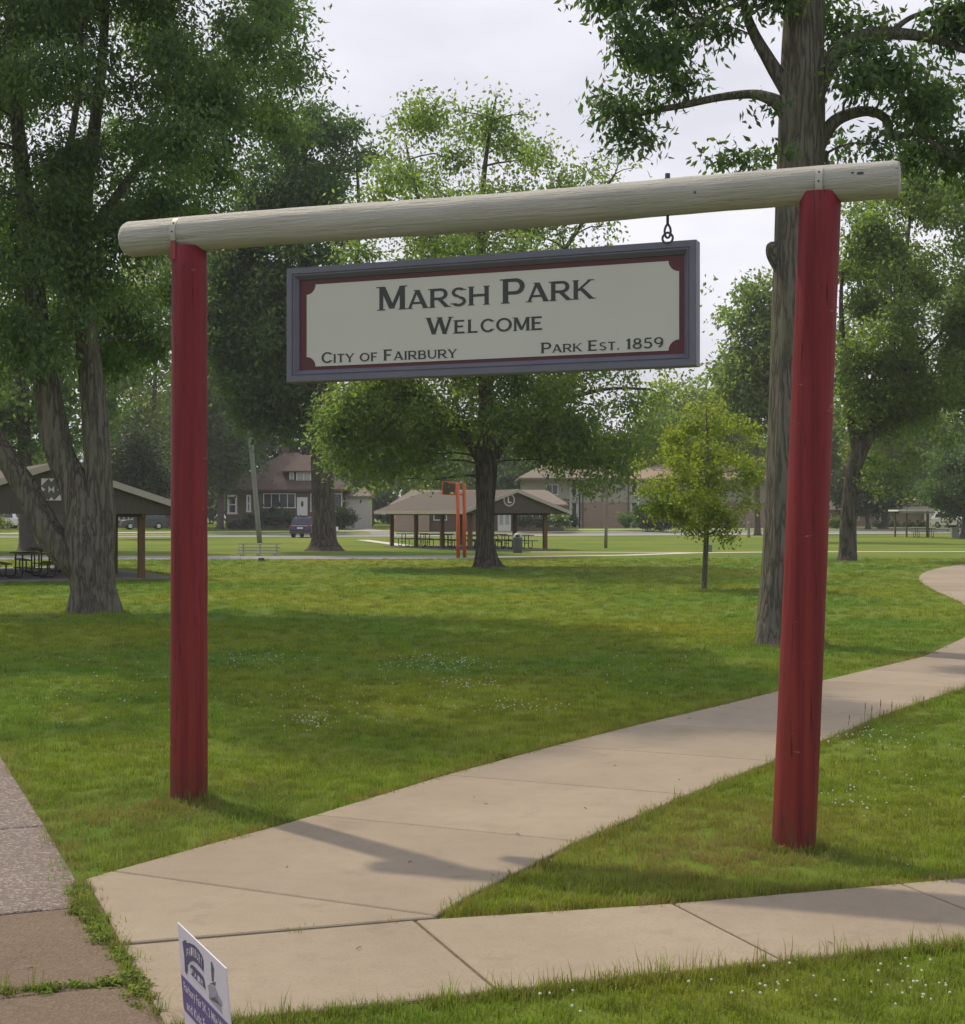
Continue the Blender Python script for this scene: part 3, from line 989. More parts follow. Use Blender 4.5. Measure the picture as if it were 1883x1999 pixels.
# FAIRBURY letters follow the arch of the badge
for i, ch in enumerate('FAIRBURY'):
    t = i / 7.0
    x0 = 595 + 250 * t
    yc = 690 + 150 * t - 95 * math.sin(math.pi * min(1, t * 1.0)) * (1 - .35 * t)
    a = yproj(*c7(x0, yc + 85 + 20 * t), .0022); b = yproj(*c7(x0 + 26, yc + 85 + 20 * t + 22), .0022); c = yproj(*c7(x0, yc - 55), .0022)
    flat_text(ch, a, (b - a).normalized(), (c - a).normalized(), (b - a).length, (c - a).length, M['print_white'], ys)
for i, ch in enumerate('FAIR'):
    x0 = 672 + 58 * i; y0 = 1078 + 62 * i
    a = yproj(*c7(x0, y0), .0022); b = yproj(*c7(x0 + 42, y0 + 45), .0022); c = yproj(*c7(x0, y0 - 92), .0022)
    flat_text(ch, a, (b - a).normalized(), (c - a).normalized(), (b - a).length, (c - a).length, M['print_white'], ys)

# ------------------------------------------------------------------ trees
def pts_in_poly(poly, pts):
    x, y = pts[:, 0], pts[:, 1]
    ins = np.zeros(len(pts), bool)
    n = len(poly)
    j = n - 1
    for i in range(n):
        xi, yi = poly[i][0], poly[i][1]
        xj, yj = poly[j][0], poly[j][1]
        c = ((yi > y) != (yj > y)) & (x < (xj - xi) * (y - yi) / ((yj - yi) if yj != yi else 1e-9) + xi)
        ins ^= c
        j = i
    return ins

def blobs_in(poly, n, rmin, rmax, D, seed, deep=1.0):
    """clump centres filling a crown outline: list of (world centre, radius in metres)"""
    g = np.random.default_rng(seed)
    a = np.array(poly, float)
    lo, hi = a.min(0), a.max(0)
    res = []
    tries = 0
    while len(res) < n and tries < 6000:
        tries += 1
        r = g.uniform(rmin, rmax)
        p = g.uniform(lo, hi)
        ring = np.array([[p[0] + r * .72 * math.cos(t), p[1] + r * .62 * math.sin(t)] for t in np.linspace(0, 6.28, 9)])
        if pts_in_poly(poly, ring).mean() < .8: continue
        if any((p[0] - q[0]) ** 2 + (p[1] - q[1]) ** 2 < (.62 * (r + q[2]) * .62) ** 2 for q in res) and g.random() < .85: continue
        res.append((p[0], p[1], r))
    cx = (lo[0] + hi[0]) / 2; hw = (hi[0] - lo[0]) / 2
    out = []
    for x, y, r in res:
        depth = math.sqrt(max(.05, 1 - min(.95, ((x - cx) / hw) ** 2))) * hw / FOC * D * deep
        # crowns are about as deep as wide, narrower at top and bottom
        ty = (y - lo[1]) / (hi[1] - lo[1])
        depth *= .35 + .9 * math.sin(math.pi * min(.98, max(.04, ty)) ** .8)
        dd = D + g.uniform(-1, 1) * depth
        out.append((P(CX + (x - CX), y, D) + Vector((0, dd - D, 0)), r / FOC * D))
    return out

def leaves(parent, name, blobs, n_leaf, L, W, mat, seed, droop=.5, per=7, shell=.55, clus=.35, squash=.8, tmean=.5, var=(.35, 1.6)):
    g = np.random.default_rng(seed)
    cen = np.array([tuple(b[0]) for b in blobs]); rad = np.array([b[1] for b in blobs])
    nc = max(1, n_leaf // per)
    wgt = rad ** 2.2 * np.array([b[2] if len(b) > 2 else 1.0 for b in blobs]) * g.uniform(var[0], var[1], len(blobs)); wgt /= wgt.sum()
    btint = g.normal(0, .17, len(blobs))
    bi = g.choice(len(blobs), nc, p=wgt)
    d = g.normal(size=(nc, 3)); d /= np.linalg.norm(d, axis=1)[:, None]
    rr = (shell + (1 - shell) * g.random(nc)) * (.55 + .6 * g.random(nc) ** .7)
    # lumpy clumps: sprays stick out unevenly
    lump = 1 + .30 * np.sin(d[:, 0] * 5 + bi * 1.3) * np.sin(d[:, 1] * 4 + bi * 2.1) + .22 * np.sin(d[:, 2] * 7 + bi)
    off = d * (rr * lump * rad[bi])[:, None]
    off[:, 2] *= squash
    cc = cen[bi] + off
    cl_t = np.clip(tmean + btint[bi] + g.normal(0, .18, nc), 0, 1)
    k = np.repeat(np.arange(nc), per)
    n = len(k)
    base = cc[k] + g.normal(0, clus * L, (n, 3)) * np.array([1.6, 1.6, 1.1])
    ax = d[k] * .55 + g.normal(0, .75, (n, 3)) + np.array([0, 0, -droop])
    ax /= np.linalg.norm(ax, axis=1)[:, None]
    rv = g.normal(size=(n, 3)) + np.array([0, 0, .9])
    w = np.cross(ax, rv); w /= (np.linalg.norm(w, axis=1)[:, None] + 1e-9)
    nn = np.cross(ax, w)
    s = g.uniform(.7, 1.25, n)[:, None]
    fold = g.uniform(.05, .22, n)[:, None] * W * s
    v = np.empty((n, 4, 3), np.float32)
    v[:, 0] = base
    v[:, 1] = base + ax * L * .42 * s + w * W * .5 * s + nn * fold
    v[:, 2] = base + ax * L * s + nn * fold * -.4
    v[:, 3] = base + ax * L * .42 * s - w * W * .5 * s + nn * fold
    off0 = np.array(wpos(parent))
    v = (v - off0).reshape(-1, 3)
    me = bpy.data.meshes.new(name)
    me.vertices.add(len(v)); me.vertices.foreach_set('co', v.ravel())
    me.loops.add(n * 4); me.loops.foreach_set('vertex_index', np.arange(n * 4, dtype=np.int32))
    me.polygons.add(n)
    me.polygons.foreach_set('loop_start', np.arange(0, n * 4, 4, dtype=np.int32))
    me.polygons.foreach_set('loop_total', np.full(n, 4, np.int32))
    at = me.attributes.new('tint', 'FLOAT', 'POINT')
    at.data.foreach_set('value', np.repeat(np.clip(cl_t[k] + g.normal(0, .12, n), 0, 1), 4).astype(np.float32))
    me.update(calc_edges=True)
    o = link_mesh(name, me, mat, parent)
    return o

def stem_path(px, D, dep=None, sub=5):
    """px: list of (x, y, width px[, depth offset m]) -> smooth world points and radii"""
    pts = [P(q[0], q[1], D + (q[3] if len(q) > 3 else 0)) for q in px]
    rad = [q[2] / 2 / FOC * D for q in px]
    out, ro = [], []
    n = len(pts)
    for i in range(n - 1):
        p0, p1, p2, p3 = pts[max(i - 1, 0)], pts[i], pts[i + 1], pts[min(i + 2, n - 1)]
        for t in np.linspace(0, 1, sub, endpoint=False):
            t2, t3 = t * t, t * t * t
            out.append(.5 * ((2 * p1) + (p2 - p0) * t + (2 * p0 - 5 * p1 + 4 * p2 - p3) * t2 + (3 * p1 - p0 - 3 * p2 + p3) * t3))
            ro.append(rad[i] + (rad[i + 1] - rad[i]) * t)
    out.append(pts[-1]); ro.append(rad[-1])
    return out, ro

def add_stem(mb, px, D, n=18, seed=0, amp=.05, sub=5, flare=0.0):
    pts, ro = stem_path(px, D, sub=sub)
    q = random.Random(seed)
    ph = [q.uniform(0, 6.28) for _ in range(6)]
    k1, k2 = q.choice((4, 5, 6)), q.choice((7, 8, 9))
    z0 = pts[0].z
    def wob(i, a, p):
        f = flare * math.exp(-max(0, p.z - z0) / .45)
        return 1 + amp * (math.sin(k1 * a + ph[0] + i * .12) * .7 + math.sin(k2 * a + ph[1] - i * .17) * .5 + math.sin(2 * a + ph[2] + i * .4) * .6) + f * (.25 + .9 * max(0, math.sin(k1 * a + ph[0])) ** 2)
    mb.tube(pts, ro, n, True, wob)
    return pts, ro

def twigs(mb, stems, blobs, seed, thick=1.0, per=4, fine=True):
    g = random.Random(seed)
    allp = [(p, r) for pts, ro in stems for p, r in zip(pts, ro)]
    near = lambda c: min((c - p).length for p, _ in allp)
    for c, r in sorted([(b[0], b[1]) for b in blobs], key=lambda b: near(b[0])):
        best, bs = None, 1e9
        for p, rr in allp:
            dv = c - p
            cost = dv.length + 2.2 * max(0, p.z - c.z) + .004 / max(.004, rr)
            if cost < bs: bs, best = cost, (p, rr)
        p, rr = best
        ln = (c - p).length
        r0 = min(rr * .75, thick * (.014 * ln + .014 * r + .012))
        mid_ = lerp(p, c, .5) + Vector((g.uniform(-.1, .1) * ln, g.uniform(-.1, .1) * ln, g.uniform(0, .14) * ln))
        seq = [p, lerp(p, mid_, .5) + Vector((g.uniform(-.04, .04), g.uniform(-.04, .04), .02)) * ln, mid_, lerp(mid_, c, .55), c]
        mb.tube(seq, [r0, r0 * .85, r0 * .7, r0 * .55, r0 * .4], 5, False)
        allp += [(mid_, r0 * .7), (lerp(mid_, c, .55), r0 * .55), (c, r0 * .45)]
        if fine:
            for _ in range(per):
                d = Vector((g.gauss(0, 1), g.gauss(0, 1), g.gauss(0, .7) + .15)).normalized()
                e = c + d * r * g.uniform(.7, 1.05)
                s = lerp(mid_, c, g.uniform(.4, 1))
                mb.tube([s, lerp(s, e, .5) + Vector((g.uniform(-.1, .1), g.uniform(-.1, .1), .08)) * r, e], [r0 * .34, r0 * .24, r0 * .1], 4, False)

def tree(name, label, base, D, stems, blobs, n_leaf, L, W, leaf, bark, seed, droop=.5, thick=1.0, flare=.5, seg=18, group=None, amp=.05, branch_part=False, **kw):
    b = P(base[0], base[1], D)
    root = thing(name, label, 'tree', (b.x, b.y, gz(b.x, D)), 0, group)
    mb = MB()
    sp = []
    for i, s in enumerate(stems):
        sp.append(add_stem(mb, s, D, seg if i == 0 else max(8, seg - 6), seed + i, amp, flare=flare if i == 0 else 0))
    mb.build('trunk', M[bark], root, False, True)
    if blobs:
        tb = MB()
        twigs(tb, sp, blobs, seed + 50, thick, per=kw.pop('per_twig', 4))
        tb.build('branches', M[bark], root, False, True)['kind'] = 'stuff'
        leaves(root, 'crown', blobs, n_leaf, L, W, M[leaf], seed + 90, droop, **kw)
    return root

def px_blobs(lst, D, dep=0.0, seed=0):
    g = random.Random(seed)
    return [(P(q[0], q[1], D) + Vector((0, q[3] if len(q) > 3 else g.uniform(-dep, dep), 0)), q[2] / FOC * D) for q in lst]

# --- big silver maple at the left
D1 = 5800 / 192.0
poly1 = [(-260, 900), (-280, -500), (250, -640), (520, -320), (575, 0), (585, 90), (600, 190), (540, 240), (470, 300), (520, 330), (420, 430), (330, 500), (330, 640), (290, 720), (200, 770), (90, 760), (0, 720), (-200, 850)]
st1 = [[(184, 1212, 104), (184, 1190, 88), (181, 1150, 80), (176, 1100, 92), (170, 1040, 88), (150, 960, 64), (118, 890, 58), (104, 830, 54), (92, 760, 48), (76, 640, 42), (60, 500, 36), (45, 350, 30), (30, 200, 24), (18, 0, 18), (8, -300, 8)],
       [(186, 1110, 66), (196, 1030, 58), (193, 940, 54), (187, 850, 50), (180, 760, 46), (168, 650, 42), (157, 520, 36), (162, 400, 30), (184, 250, 24), (200, 100, 19), (212, -100, 13), (224, -400, 6)],
       [(165, 1115, 64), (112, 1062, 58), (86, 1022, 52), (55, 960, 47), (27, 917, 44), (-12, 850, 38), (-60, 740, 30), (-140, 570, 22), (-200, 350, 12)],
       [(160, 480, 24, 0), (230, 380, 18, .5), (330, 250, 12, 1.0), (450, 120, 8, 1.2), (540, 30, 5, 1.4)],
       [(60, 520, 22, 0), (110, 400, 16, -.6), (150, 200, 11, -1.0), (160, 0, 7, -1.2)]]
bl1 = blobs_in(poly1, 210, 50, 95, D1, 11, .9)
bl1 += px_blobs([(545, 40, 45), (590, 105, 34), (616, 158, 24), (560, 120, 40), (520, 200, 42), (570, 180, 28), (480, 90, 55), (500, -40, 60), (440, 230, 40), (460, 300, 34), (95, 640, 40, -1.7), (160, 560, 40, -1.9), (120, 720, 36, -1.6), (60, 560, 44, -1.8), (190, 640, 36, -1.6), (40, 680, 40, -1.5), (150, 700, 34, -1.7), (70, 420, 50, -2), (180, 420, 46, -2), (330, 330, 40), (270, 430, 42), (230, 560, 45), (60, 690, 50), (20, 560, 55)], D1, 1.2, 3)
top1 = [(-720, -260), (-740, -700), (-300, -1020), (250, -1020), (480, -560), (420, -240), (0, -140)]
topb = blobs_in(top1, 90, 80, 150, 28.0, 13, .75)
st1[0] = st1[0][:-1] + [(8, -300, 13), (40, -700, 9), (80, -1150, 4)]
mp = tree('maple_tree', 'massive three stemmed maple left of the left red post, its lowest limb leaning left', (184, 1195), D1, st1, bl1, 245000, .128, .056, 'leaf_maple', 'bark', 100, .75, 1.0, .27, 44, amp=.055, clus=1.2, shell=.05, tmean=.4, var=(.7, 1.25))

tb_ = MB(); twigs(tb_, [stem_path(st1[0], D1), stem_path(st1[1], D1)], topb, 77, 1.0, 2)
tb_.build('branches', M['bark'], mp, False, True)['kind'] = 'stuff'
leaves(mp, 'crown', topb, 24000, .30, .15, M['leaf_maple'], 191, .6, shell=.3)

# --- tall straight tree behind the right post
D4 = 5800 / 255.0
st4 = [[(1540, 1275, 150), (1540, 1256, 128), (1538, 1200, 112), (1540, 1120, 106), (1546, 950, 103), (1554, 750, 101), (1558, 560, 99), (1561, 400, 96), (1565, 250, 90), (1567, 100, 84), (1571, -60, 76), (1575, -300, 56), (1572, -560, 30), (1570, -760, 8)],
       [(1550, 250, 34), (1522, 205, 28), (1496, 190, 23), (1462, 184, 18, .3), (1400, 191, 15, .5), (1332, 206, 13, .6), (1272, 217, 12, .6), (1228, 231, 10, .5), (1206, 256, 6, .5)],
       [(1556, 200, 40), (1520, 148, 30), (1498, 112, 25), (1470, 62, 20), (1452, 5, 17), (1442, -100, 11), (1420, -260, 6)],
       [(1575, 330, 40), (1606, 268, 29), (1636, 232, 24), (1690, 217, 20), (1728, 232, 17), (1742, 268, 14), (1790, 262, 11), (1850, 300, 7), (1900, 330, 4)],
       [(1580, 200, 48), (1632, 104, 34), (1688, 70, 28), (1760, 66, 23), (1830, 78, 18), (1910, 104, 12), (2000, 100, 6)],
       [(1735, 68, 15), (1765, 42, 11), (1800, 26, 9), (1880, 8, 6), (1960, -40, 4)],
       [(1600, 300, 10), (1612, 300, 8), (1614, 335, 6)],
       [(1556, 535, 60), (1532, 512, 54), (1514, 492, 42), (1505, 480, 26), (1501, 474, 8)],
       [(1452, 5, 12), (1390, 30, 9), (1310, 90, 7), (1262, 120, 5), (1200, 60, 3)]]
bl4 = px_blobs([(1195, 195, 40), (1215, 235, 34), (1262, 250, 36), (1240, 190, 36), (1275, 175, 30), (1180, 165, 26),
                (1175, 30, 44), (1235, 60, 50), (1300, 75, 46), (1355, 40, 44), (1345, 125, 38), (1290, 130, 36), (1240, 110, 34), (1180, -10, 56), (1290, -20, 60), (1390, -40, 60), (1200, 80, 28), (1460, -30, 46), (1400, 70, 26),
                (1425, 285, 28), (1462, 305, 24), (1480, 232, 20), (1494, 290, 20), (1500, 320, 16),
                (1640, 40, 46), (1660, 130, 48), (1640, 190, 40), (1668, 262, 38), (1700, 300, 36), (1725, 160, 54), (1785, 110, 56), (1850, 160, 70), (1780, 220, 52), (1815, 275, 48), (1870, 40, 66), (1720, 40, 40), (1500, 20, 40), (1620, -40, 70), (1885, 290, 60), (1860, 220, 50), (1620, 290, 22), (1700, 345, 20),
                (1600, -250, 130), (1450, -280, 130), (1750, -230, 140), (1900, -150, 130), (2000, 50, 110), (1600, -480, 130), (1500, -480, 100), (1720, -450, 110), (2000, 220, 90), (1950, 350, 70), (1580, -640, 80)], D4, 1.1, 5)
tree('hardwood_tree', 'tall straight tree with furrowed trunk right behind the right red post', (1540, 1258), D4, st4, [(c, r * 1.15) for c, r in bl4], 54000, .145, .058, 'leaf_oak', 'bark', 200, .8, .75, .2, 44, amp=.035, per_twig=8, clus=.75, shell=.1, squash=.8, tmean=.35, var=(.5, 1.4))
# pruned knob on the trunk
k4 = P(1508, 478, D4)

# --- dark oak beyond the lawn, left of the middle
D2 = 5800 / 72.0
poly2 = [(365, 640), (385, 500), (440, 400), (470, 320), (535, 235), (595, 190), (655, 205), (668, 280), (690, 300), (700, 380), (690, 480), (650, 560), (660, 700), (640, 800), (590, 880), (500, 860), (430, 800)]
st2 = [[(633, 1080, 84), (633, 1070, 62), (632, 1050, 50), (631, 1000, 44), (629, 930, 42), (626, 850, 40), (618, 760, 34), (600, 600, 26), (590, 450, 18), (595, 300, 9), (598, 230, 3)],
       [(624, 800, 22), (660, 700, 16), (690, 560, 11), (700, 420, 8), (695, 300, 4)],
       [(618, 760, 22), (560, 640, 16), (500, 520, 10), (470, 400, 4)]]
bl2 = blobs_in(poly2, 110, 34, 60, D2, 21, .8) + px_blobs([(690, 255, 36), (715, 290, 34), (668, 285, 30), (740, 300, 18), (700, 330, 26), (610, 225, 36), (640, 250, 34), (560, 260, 36), (645, 330, 40)], D2, 1.5, 8)
tree('oak_tree', 'dark oak standing between the dark blue car and the brick bungalow front', (633, 1072), D2, st2, bl2, 68000, .27, .15, 'leaf_oak', 'bark_d', 300, .35, 1.2, .3, 20, clus=.9, shell=.2, tmean=.3, var=(.5, 1.4))

# --- spreading shade tree in the middle
D3 = 5800 / 105.0
poly3 = [(612, 800), (650, 745), (690, 620), (650, 520), (700, 445), (730, 345), (765, 250), (800, 225), (840, 250), (880, 205), (940, 190), (1000, 200), (1040, 225), (1062, 290), (1110, 340), (1120, 420), (1180, 470), (1240, 480), (1190, 560), (1200, 680), (1320, 745), (1325, 800), (1250, 860), (1240, 915), (1130, 925), (1000, 890), (900, 860), (870, 925), (760, 940), (650, 930), (622, 880)]
st3 = [[(950, 1114, 74), (949, 1104, 52), (948, 1085, 42), (947, 1050, 36), (948, 980, 35), (950, 905, 42), (949, 820, 32), (946, 700, 27), (940, 560, 21), (940, 400, 13), (952, 280, 7), (968, 190, 3)],
       [(946, 915, 22, 0), (905, 850, 16, -.6), (840, 790, 11, -1.2), (770, 750, 7, -1.6), (690, 720, 4, -1.8)],
       [(954, 915, 24, 0), (1000, 840, 17, .4), (1080, 790, 11, .7), (1180, 760, 7, .8), (1270, 760, 4, .8)],
       [(948, 720, 18, 0), (880, 560, 12, .6), (820, 400, 8, .9), (790, 270, 3, 1.0)],
       [(948, 760, 18, 0), (1030, 600, 12, -.6), (1120, 460, 8, -.9), (1200, 340, 4, -1.0)]]
bl3 = blobs_in(poly3, 170, 32, 62, D3, 31, .8) + px_blobs([(970, 185, 20), (962, 215, 26), (985, 235, 26), (800, 235, 24), (835, 265, 26), (895, 225, 26), (1020, 235, 22), (1050, 290, 26), (1105, 345, 22), (1165, 320, 26), (1205, 300, 22), (1190, 350, 30), (1230, 345, 16), (1150, 360, 24), (780, 290, 26), (1210, 440, 26), (1170, 460, 28), (1300, 770, 26), (1290, 720, 20), (1345, 745, 16), (640, 800, 30), (660, 760, 30), (630, 860, 26), (670, 900, 30), (720, 920, 26), (800, 900, 30), (700, 840, 36), (1200, 930, 22), (1150, 950, 18), (1170, 900, 30), (1366, 530, 12), (1372, 570, 12), (1364, 650, 9)], D3, 2.0, 12)
low3 = px_blobs([(1120, 870, 34), (1180, 890, 34), (1235, 875, 30), (1215, 925, 26), (1160, 930, 26), (1105, 905, 26), (1270, 840, 28), (1140, 955, 16), (1195, 958, 14), (700, 880, 36), (660, 905, 28), (760, 915, 32), (820, 905, 30)], D3, 2.2, 19)
bl3 += px_blobs([(690, 945, 24), (735, 950, 22), (830, 935, 24), (1100, 925, 26), (1160, 945, 22), (1215, 912, 26), (1060, 895, 30), (1255, 880, 24), (870, 915, 20), (1130, 900, 30)], D3, 2.5, 17)
bl3 = [(b[0], b[1], .66 if b[0].z > EYE + (HY - 470) / FOC * D3 else (.8 if b[0].z > EYE + (HY - 640) / FOC * D3 else 1.0)) for b in bl3]
bl3 += [(c, r, 1.1) for c, r in low3]
tree('shade_tree', 'broad shade tree in the middle, rising behind the hanging sign', (950, 1108), D3, st3, bl3, 86000, .185, .098, 'leaf_mid', 'bark_d', 400, .45, .9, .28, 22, clus=1.1, shell=.1, tmean=.55, var=(.3, 1.7))

# --- forked tree on the right
D5 = 5800 / 92.0
poly5 = [(1612, 900), (1640, 850), (1612, 700), (1640, 600), (1620, 440), (1680, 335), (1760, 300), (1900, 290), (2020, 480), (2000, 760), (1900, 850), (1850, 800), (1800, 850), (1760, 900), (1700, 860)]
st5 = [[(1653, 1102, 60), (1653, 1093, 42), (1654, 1080, 34), (1656, 1000, 30), (1664, 930, 30), (1676, 885, 30), (1705, 830, 24), (1722, 780, 19), (1745, 650, 13), (1770, 480, 7), (1780, 380, 3)],
       [(1674, 895, 22), (1666, 845, 18), (1654, 790, 15), (1645, 680, 12), (1642, 560, 7), (1660, 450, 3)],
       [(1724, 770, 12), (1800, 690, 8), (1880, 600, 5), (1950, 520, 3)]]
bl5 = blobs_in(poly5, 105, 34, 60, D5, 41, .8)
bl5 += px_blobs([(1740, 930, 30), (1700, 960, 22), (1780, 900, 30), (1765, 965, 20), (1830, 860, 34), (1690, 930, 28), (1720, 900, 30), (1650, 640, 26), (1640, 520, 26), (1850, 700, 40), (1800, 560, 40)], D5, 1.5, 4)
tree('forked_tree', 'dark tree with forked trunk on the lawn right of the right red post', (1653, 1095), D5, st5, bl5, 66000, .20, .11, 'leaf_mid', 'bark_d', 500, .4, 1.0, .4, 20, clus=.8, shell=.25, tmean=.5)

# --- sapling
D7 = 5800 / 147.0
poly7 = [(1378, 782), (1340, 808), (1305, 845), (1292, 895), (1255, 930), (1258, 985), (1300, 1018), (1352, 1050), (1402, 1052), (1448, 1014), (1494, 968), (1504, 880), (1462, 828), (1416, 792)]
st7 = [[(1374, 1153, 15), (1374, 1147, 11), (1376, 1100, 10), (1378, 1050, 10), (1380, 980, 9), (1381, 900, 6), (1379, 830, 3), (1378, 795, 1)],
       [(1379, 1045, 5), (1365, 1038, 4), (1330, 1000, 2)], [(1379, 1045, 5), (1395, 1036, 4), (1430, 1000, 2)]]
bl7 = blobs_in(poly7, 66, 12, 27, D7, 51, .9) + px_blobs([(1380, 800, 14), (1285, 950, 18), (1475, 930, 18), (1410, 1040, 12), (1345, 1030, 14), (1258, 955, 15), (1502, 902, 14), (1345, 800, 12), (1402, 790, 12), (1285, 1002, 14), (1486, 985, 14), (1420, 1048, 13), (1382, 778, 9), (1250, 905, 9), (1318, 838, 12)], D7, .3, 2)
tree('young_tree', 'young yellow green tree with thin trunk in front of the apartment block', (1374, 1150), D7, st7, bl7, 17000, .095, .058, 'leaf_yel', 'bark', 600, .4, .55, .2, 10, clus=1.0, shell=.1, tmean=.55)

# --- trees further back
def far_tree(name, label, bx, by, D, outline, n, r0, r1, nl, L, leaf, seed, tw=14, top=None, group=None, deep=.7, tm=.5):
    ys_ = [p[1] for p in outline]; xs_ = [p[0] for p in outline]
    tx = sum(xs_) / len(xs_)
    topy = top or min(ys_) + .2 * (max(ys_) - min(ys_))
    st = [[(bx, by + 2, tw * 1.5), (bx, by - 6, tw), (bx + (tx - bx) * .2, (by + max(ys_)) / 2, tw * .9), (bx + (tx - bx) * .6, max(ys_) - .4 * (max(ys_) - min(ys_)), tw * .6), (tx, topy, tw * .12)]]
    bl = blobs_in(outline, int(n * 1.5), r0, r1, D, seed, deep)
    return tree(name, label, (bx, by), D, st, bl, int(nl * 1.2), L * 1.1, L * .68, leaf, 'bark_far', seed, .3, 1.0, .3, 10, group=group, per_twig=3, clus=.8, shell=.3, tmean=tm)

far_tree('park_tree', 'thick trunked dark tree behind the left picnic pavilion', 55, 1076, 80, [(-240, 860), (-220, 420), (0, 330), (200, 380), (250, 560), (230, 800), (100, 905), (-60, 900)], 46, 40, 66, 26000, .30, 'leaf_maple', 701, 34, tm=.35)
far_tree('yard_tree', 'olive green tree between the maple and the left red post', 290, 1036, 165, [(190, 900), (190, 560), (250, 450), (330, 420), (420, 520), (430, 760), (380, 900)], 40, 30, 50, 17000, .50, 'leaf_lite', 702, 12, tm=.55)
far_tree('yard_tree', 'dark green tree behind the left roof of the bungalow', 455, 1034, 172, [(380, 930), (370, 640), (420, 520), (500, 480), (570, 560), (580, 780), (520, 880), (440, 950)], 36, 30, 48, 15000, .52, 'leaf_oak', 703, 10, tm=.35)
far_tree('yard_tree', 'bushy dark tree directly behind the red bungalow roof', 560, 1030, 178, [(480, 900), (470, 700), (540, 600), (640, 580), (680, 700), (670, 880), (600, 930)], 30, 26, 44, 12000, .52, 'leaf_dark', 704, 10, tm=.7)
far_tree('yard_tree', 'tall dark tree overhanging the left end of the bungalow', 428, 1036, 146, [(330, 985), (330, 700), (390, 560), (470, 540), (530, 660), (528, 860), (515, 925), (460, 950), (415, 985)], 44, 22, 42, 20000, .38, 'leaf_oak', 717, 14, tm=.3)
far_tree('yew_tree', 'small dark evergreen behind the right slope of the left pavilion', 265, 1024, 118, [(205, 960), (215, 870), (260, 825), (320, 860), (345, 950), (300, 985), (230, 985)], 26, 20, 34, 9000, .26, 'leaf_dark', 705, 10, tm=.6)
far_tree('yard_tree', 'mid green tree between the bungalow and the middle pavilion', 725, 1032, 185, [(640, 960), (630, 800), (700, 700), (790, 680), (850, 800), (840, 960)], 28, 28, 44, 11000, .52, 'leaf_mid', 706, 9, tm=.4)
far_tree('street_tree', 'light green tree rising over the tan apartment roof', 1345, 1034, 172, [(1215, 930), (1230, 800), (1280, 745), (1345, 735), (1420, 770), (1480, 800), (1500, 900), (1400, 950)], 38, 26, 44, 16000, .48, 'leaf_lite', 707, 10, tm=.5)
far_tree('street_tree', 'pointed tree left of the tall furrowed trunk', 1478, 1042, 108, [(1395, 780), (1415, 640), (1400, 600), (1435, 510), (1470, 545), (1540, 520), (1600, 640), (1590, 840), (1480, 860), (1420, 830)], 40, 24, 44, 16000, .32, 'leaf_mid', 708, 12, tm=.45)
far_tree('street_tree', 'green tree seen through the fork of the forked tree', 1722, 1032, 150, [(1660, 960), (1640, 840), (1690, 760), (1770, 720), (1850, 760), (1860, 870), (1800, 960), (1720, 1000)], 34, 24, 40, 14000, .42, 'leaf_lite', 709, 16, tm=.4)
far_tree('street_tree', 'airy tall tree at the far right behind the flat shelter', 1850, 1030, 165, [(1740, 900), (1760, 640), (1830, 540), (1930, 520), (2020, 640), (2010, 880), (1900, 900)], 32, 26, 46, 9000, .48, 'leaf_mid', 710, 12, tm=.35)
far_tree('street_tree', 'low dark tree beside the flat roofed shelter', 1878, 1051, 120, [(1798, 1000), (1800, 900), (1840, 862), (1920, 850), (2000, 900), (1990, 1000), (1880, 1015)], 32, 18, 30, 13000, .28, 'leaf_oak', 711, 10, tm=.45)
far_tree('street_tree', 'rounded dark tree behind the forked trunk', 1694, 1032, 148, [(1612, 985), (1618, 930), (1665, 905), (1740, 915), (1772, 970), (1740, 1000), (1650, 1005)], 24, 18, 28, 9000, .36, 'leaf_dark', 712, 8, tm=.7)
far_tree('yard_tree', 'yellowish tree behind the right red post', 1600, 1034, 160, [(1530, 960), (1540, 800), (1600, 740), (1660, 760), (1680, 880), (1640, 960)], 24, 22, 36, 9000, .46, 'leaf_yel', 713, 9, tm=.35)
far_tree('yard_tree', 'dark tree over the low brick house behind the middle pavilion', 1010, 1034, 190, [(860, 960), (870, 860), (960, 800), (1080, 800), (1200, 830), (1230, 930), (1100, 965)], 32, 26, 42, 13000, .54, 'leaf_oak', 714, 9, tm=.5)
far_tree('yard_tree', 'pale tree at the far left edge behind the maple limb', -40, 1036, 160, [(-220, 980), (-200, 700), (-60, 560), (80, 640), (110, 860), (60, 960), (-80, 1000)], 32, 30, 50, 11000, .50, 'leaf_lite', 715, 12, tm=.5)
far_tree('yard_tree', 'broad tree filling the gap behind the left red post', 380, 1034, 195, [(300, 980), (280, 760), (340, 640), (440, 640), (500, 760), (480, 960)], 30, 30, 48, 10000, .56, 'leaf_mid', 716, 9, tm=.3)

def wood():
    g = np.random.default_rng(77)
    bl = []
    for x in np.arange(-400, 2300, 46):
        D = 222 + g.uniform(-10, 10)
        for yy in (1000, 975, 945, 910, 875):
            bl.append((P(x + g.uniform(-20, 20), yy + g.uniform(-14, 14), D), g.uniform(36, 54) / FOC * D))
    root = bpy.data.objects.new('woods', None)
    me_o = leaves_anchor(bl)
def leaves_anchor(bl):
    r = bpy.data.objects.new('anchor', None)
    o = leaves(r, 'woods', bl, 70000, .9, .62, M['leaf_oak'], 99, .3, tmean=.4)
    o.parent = None
    bpy.data.objects.remove(r)
    tag(o, 'far dark line of woods closing the view behind the houses', None, None, 'stuff')
wood()

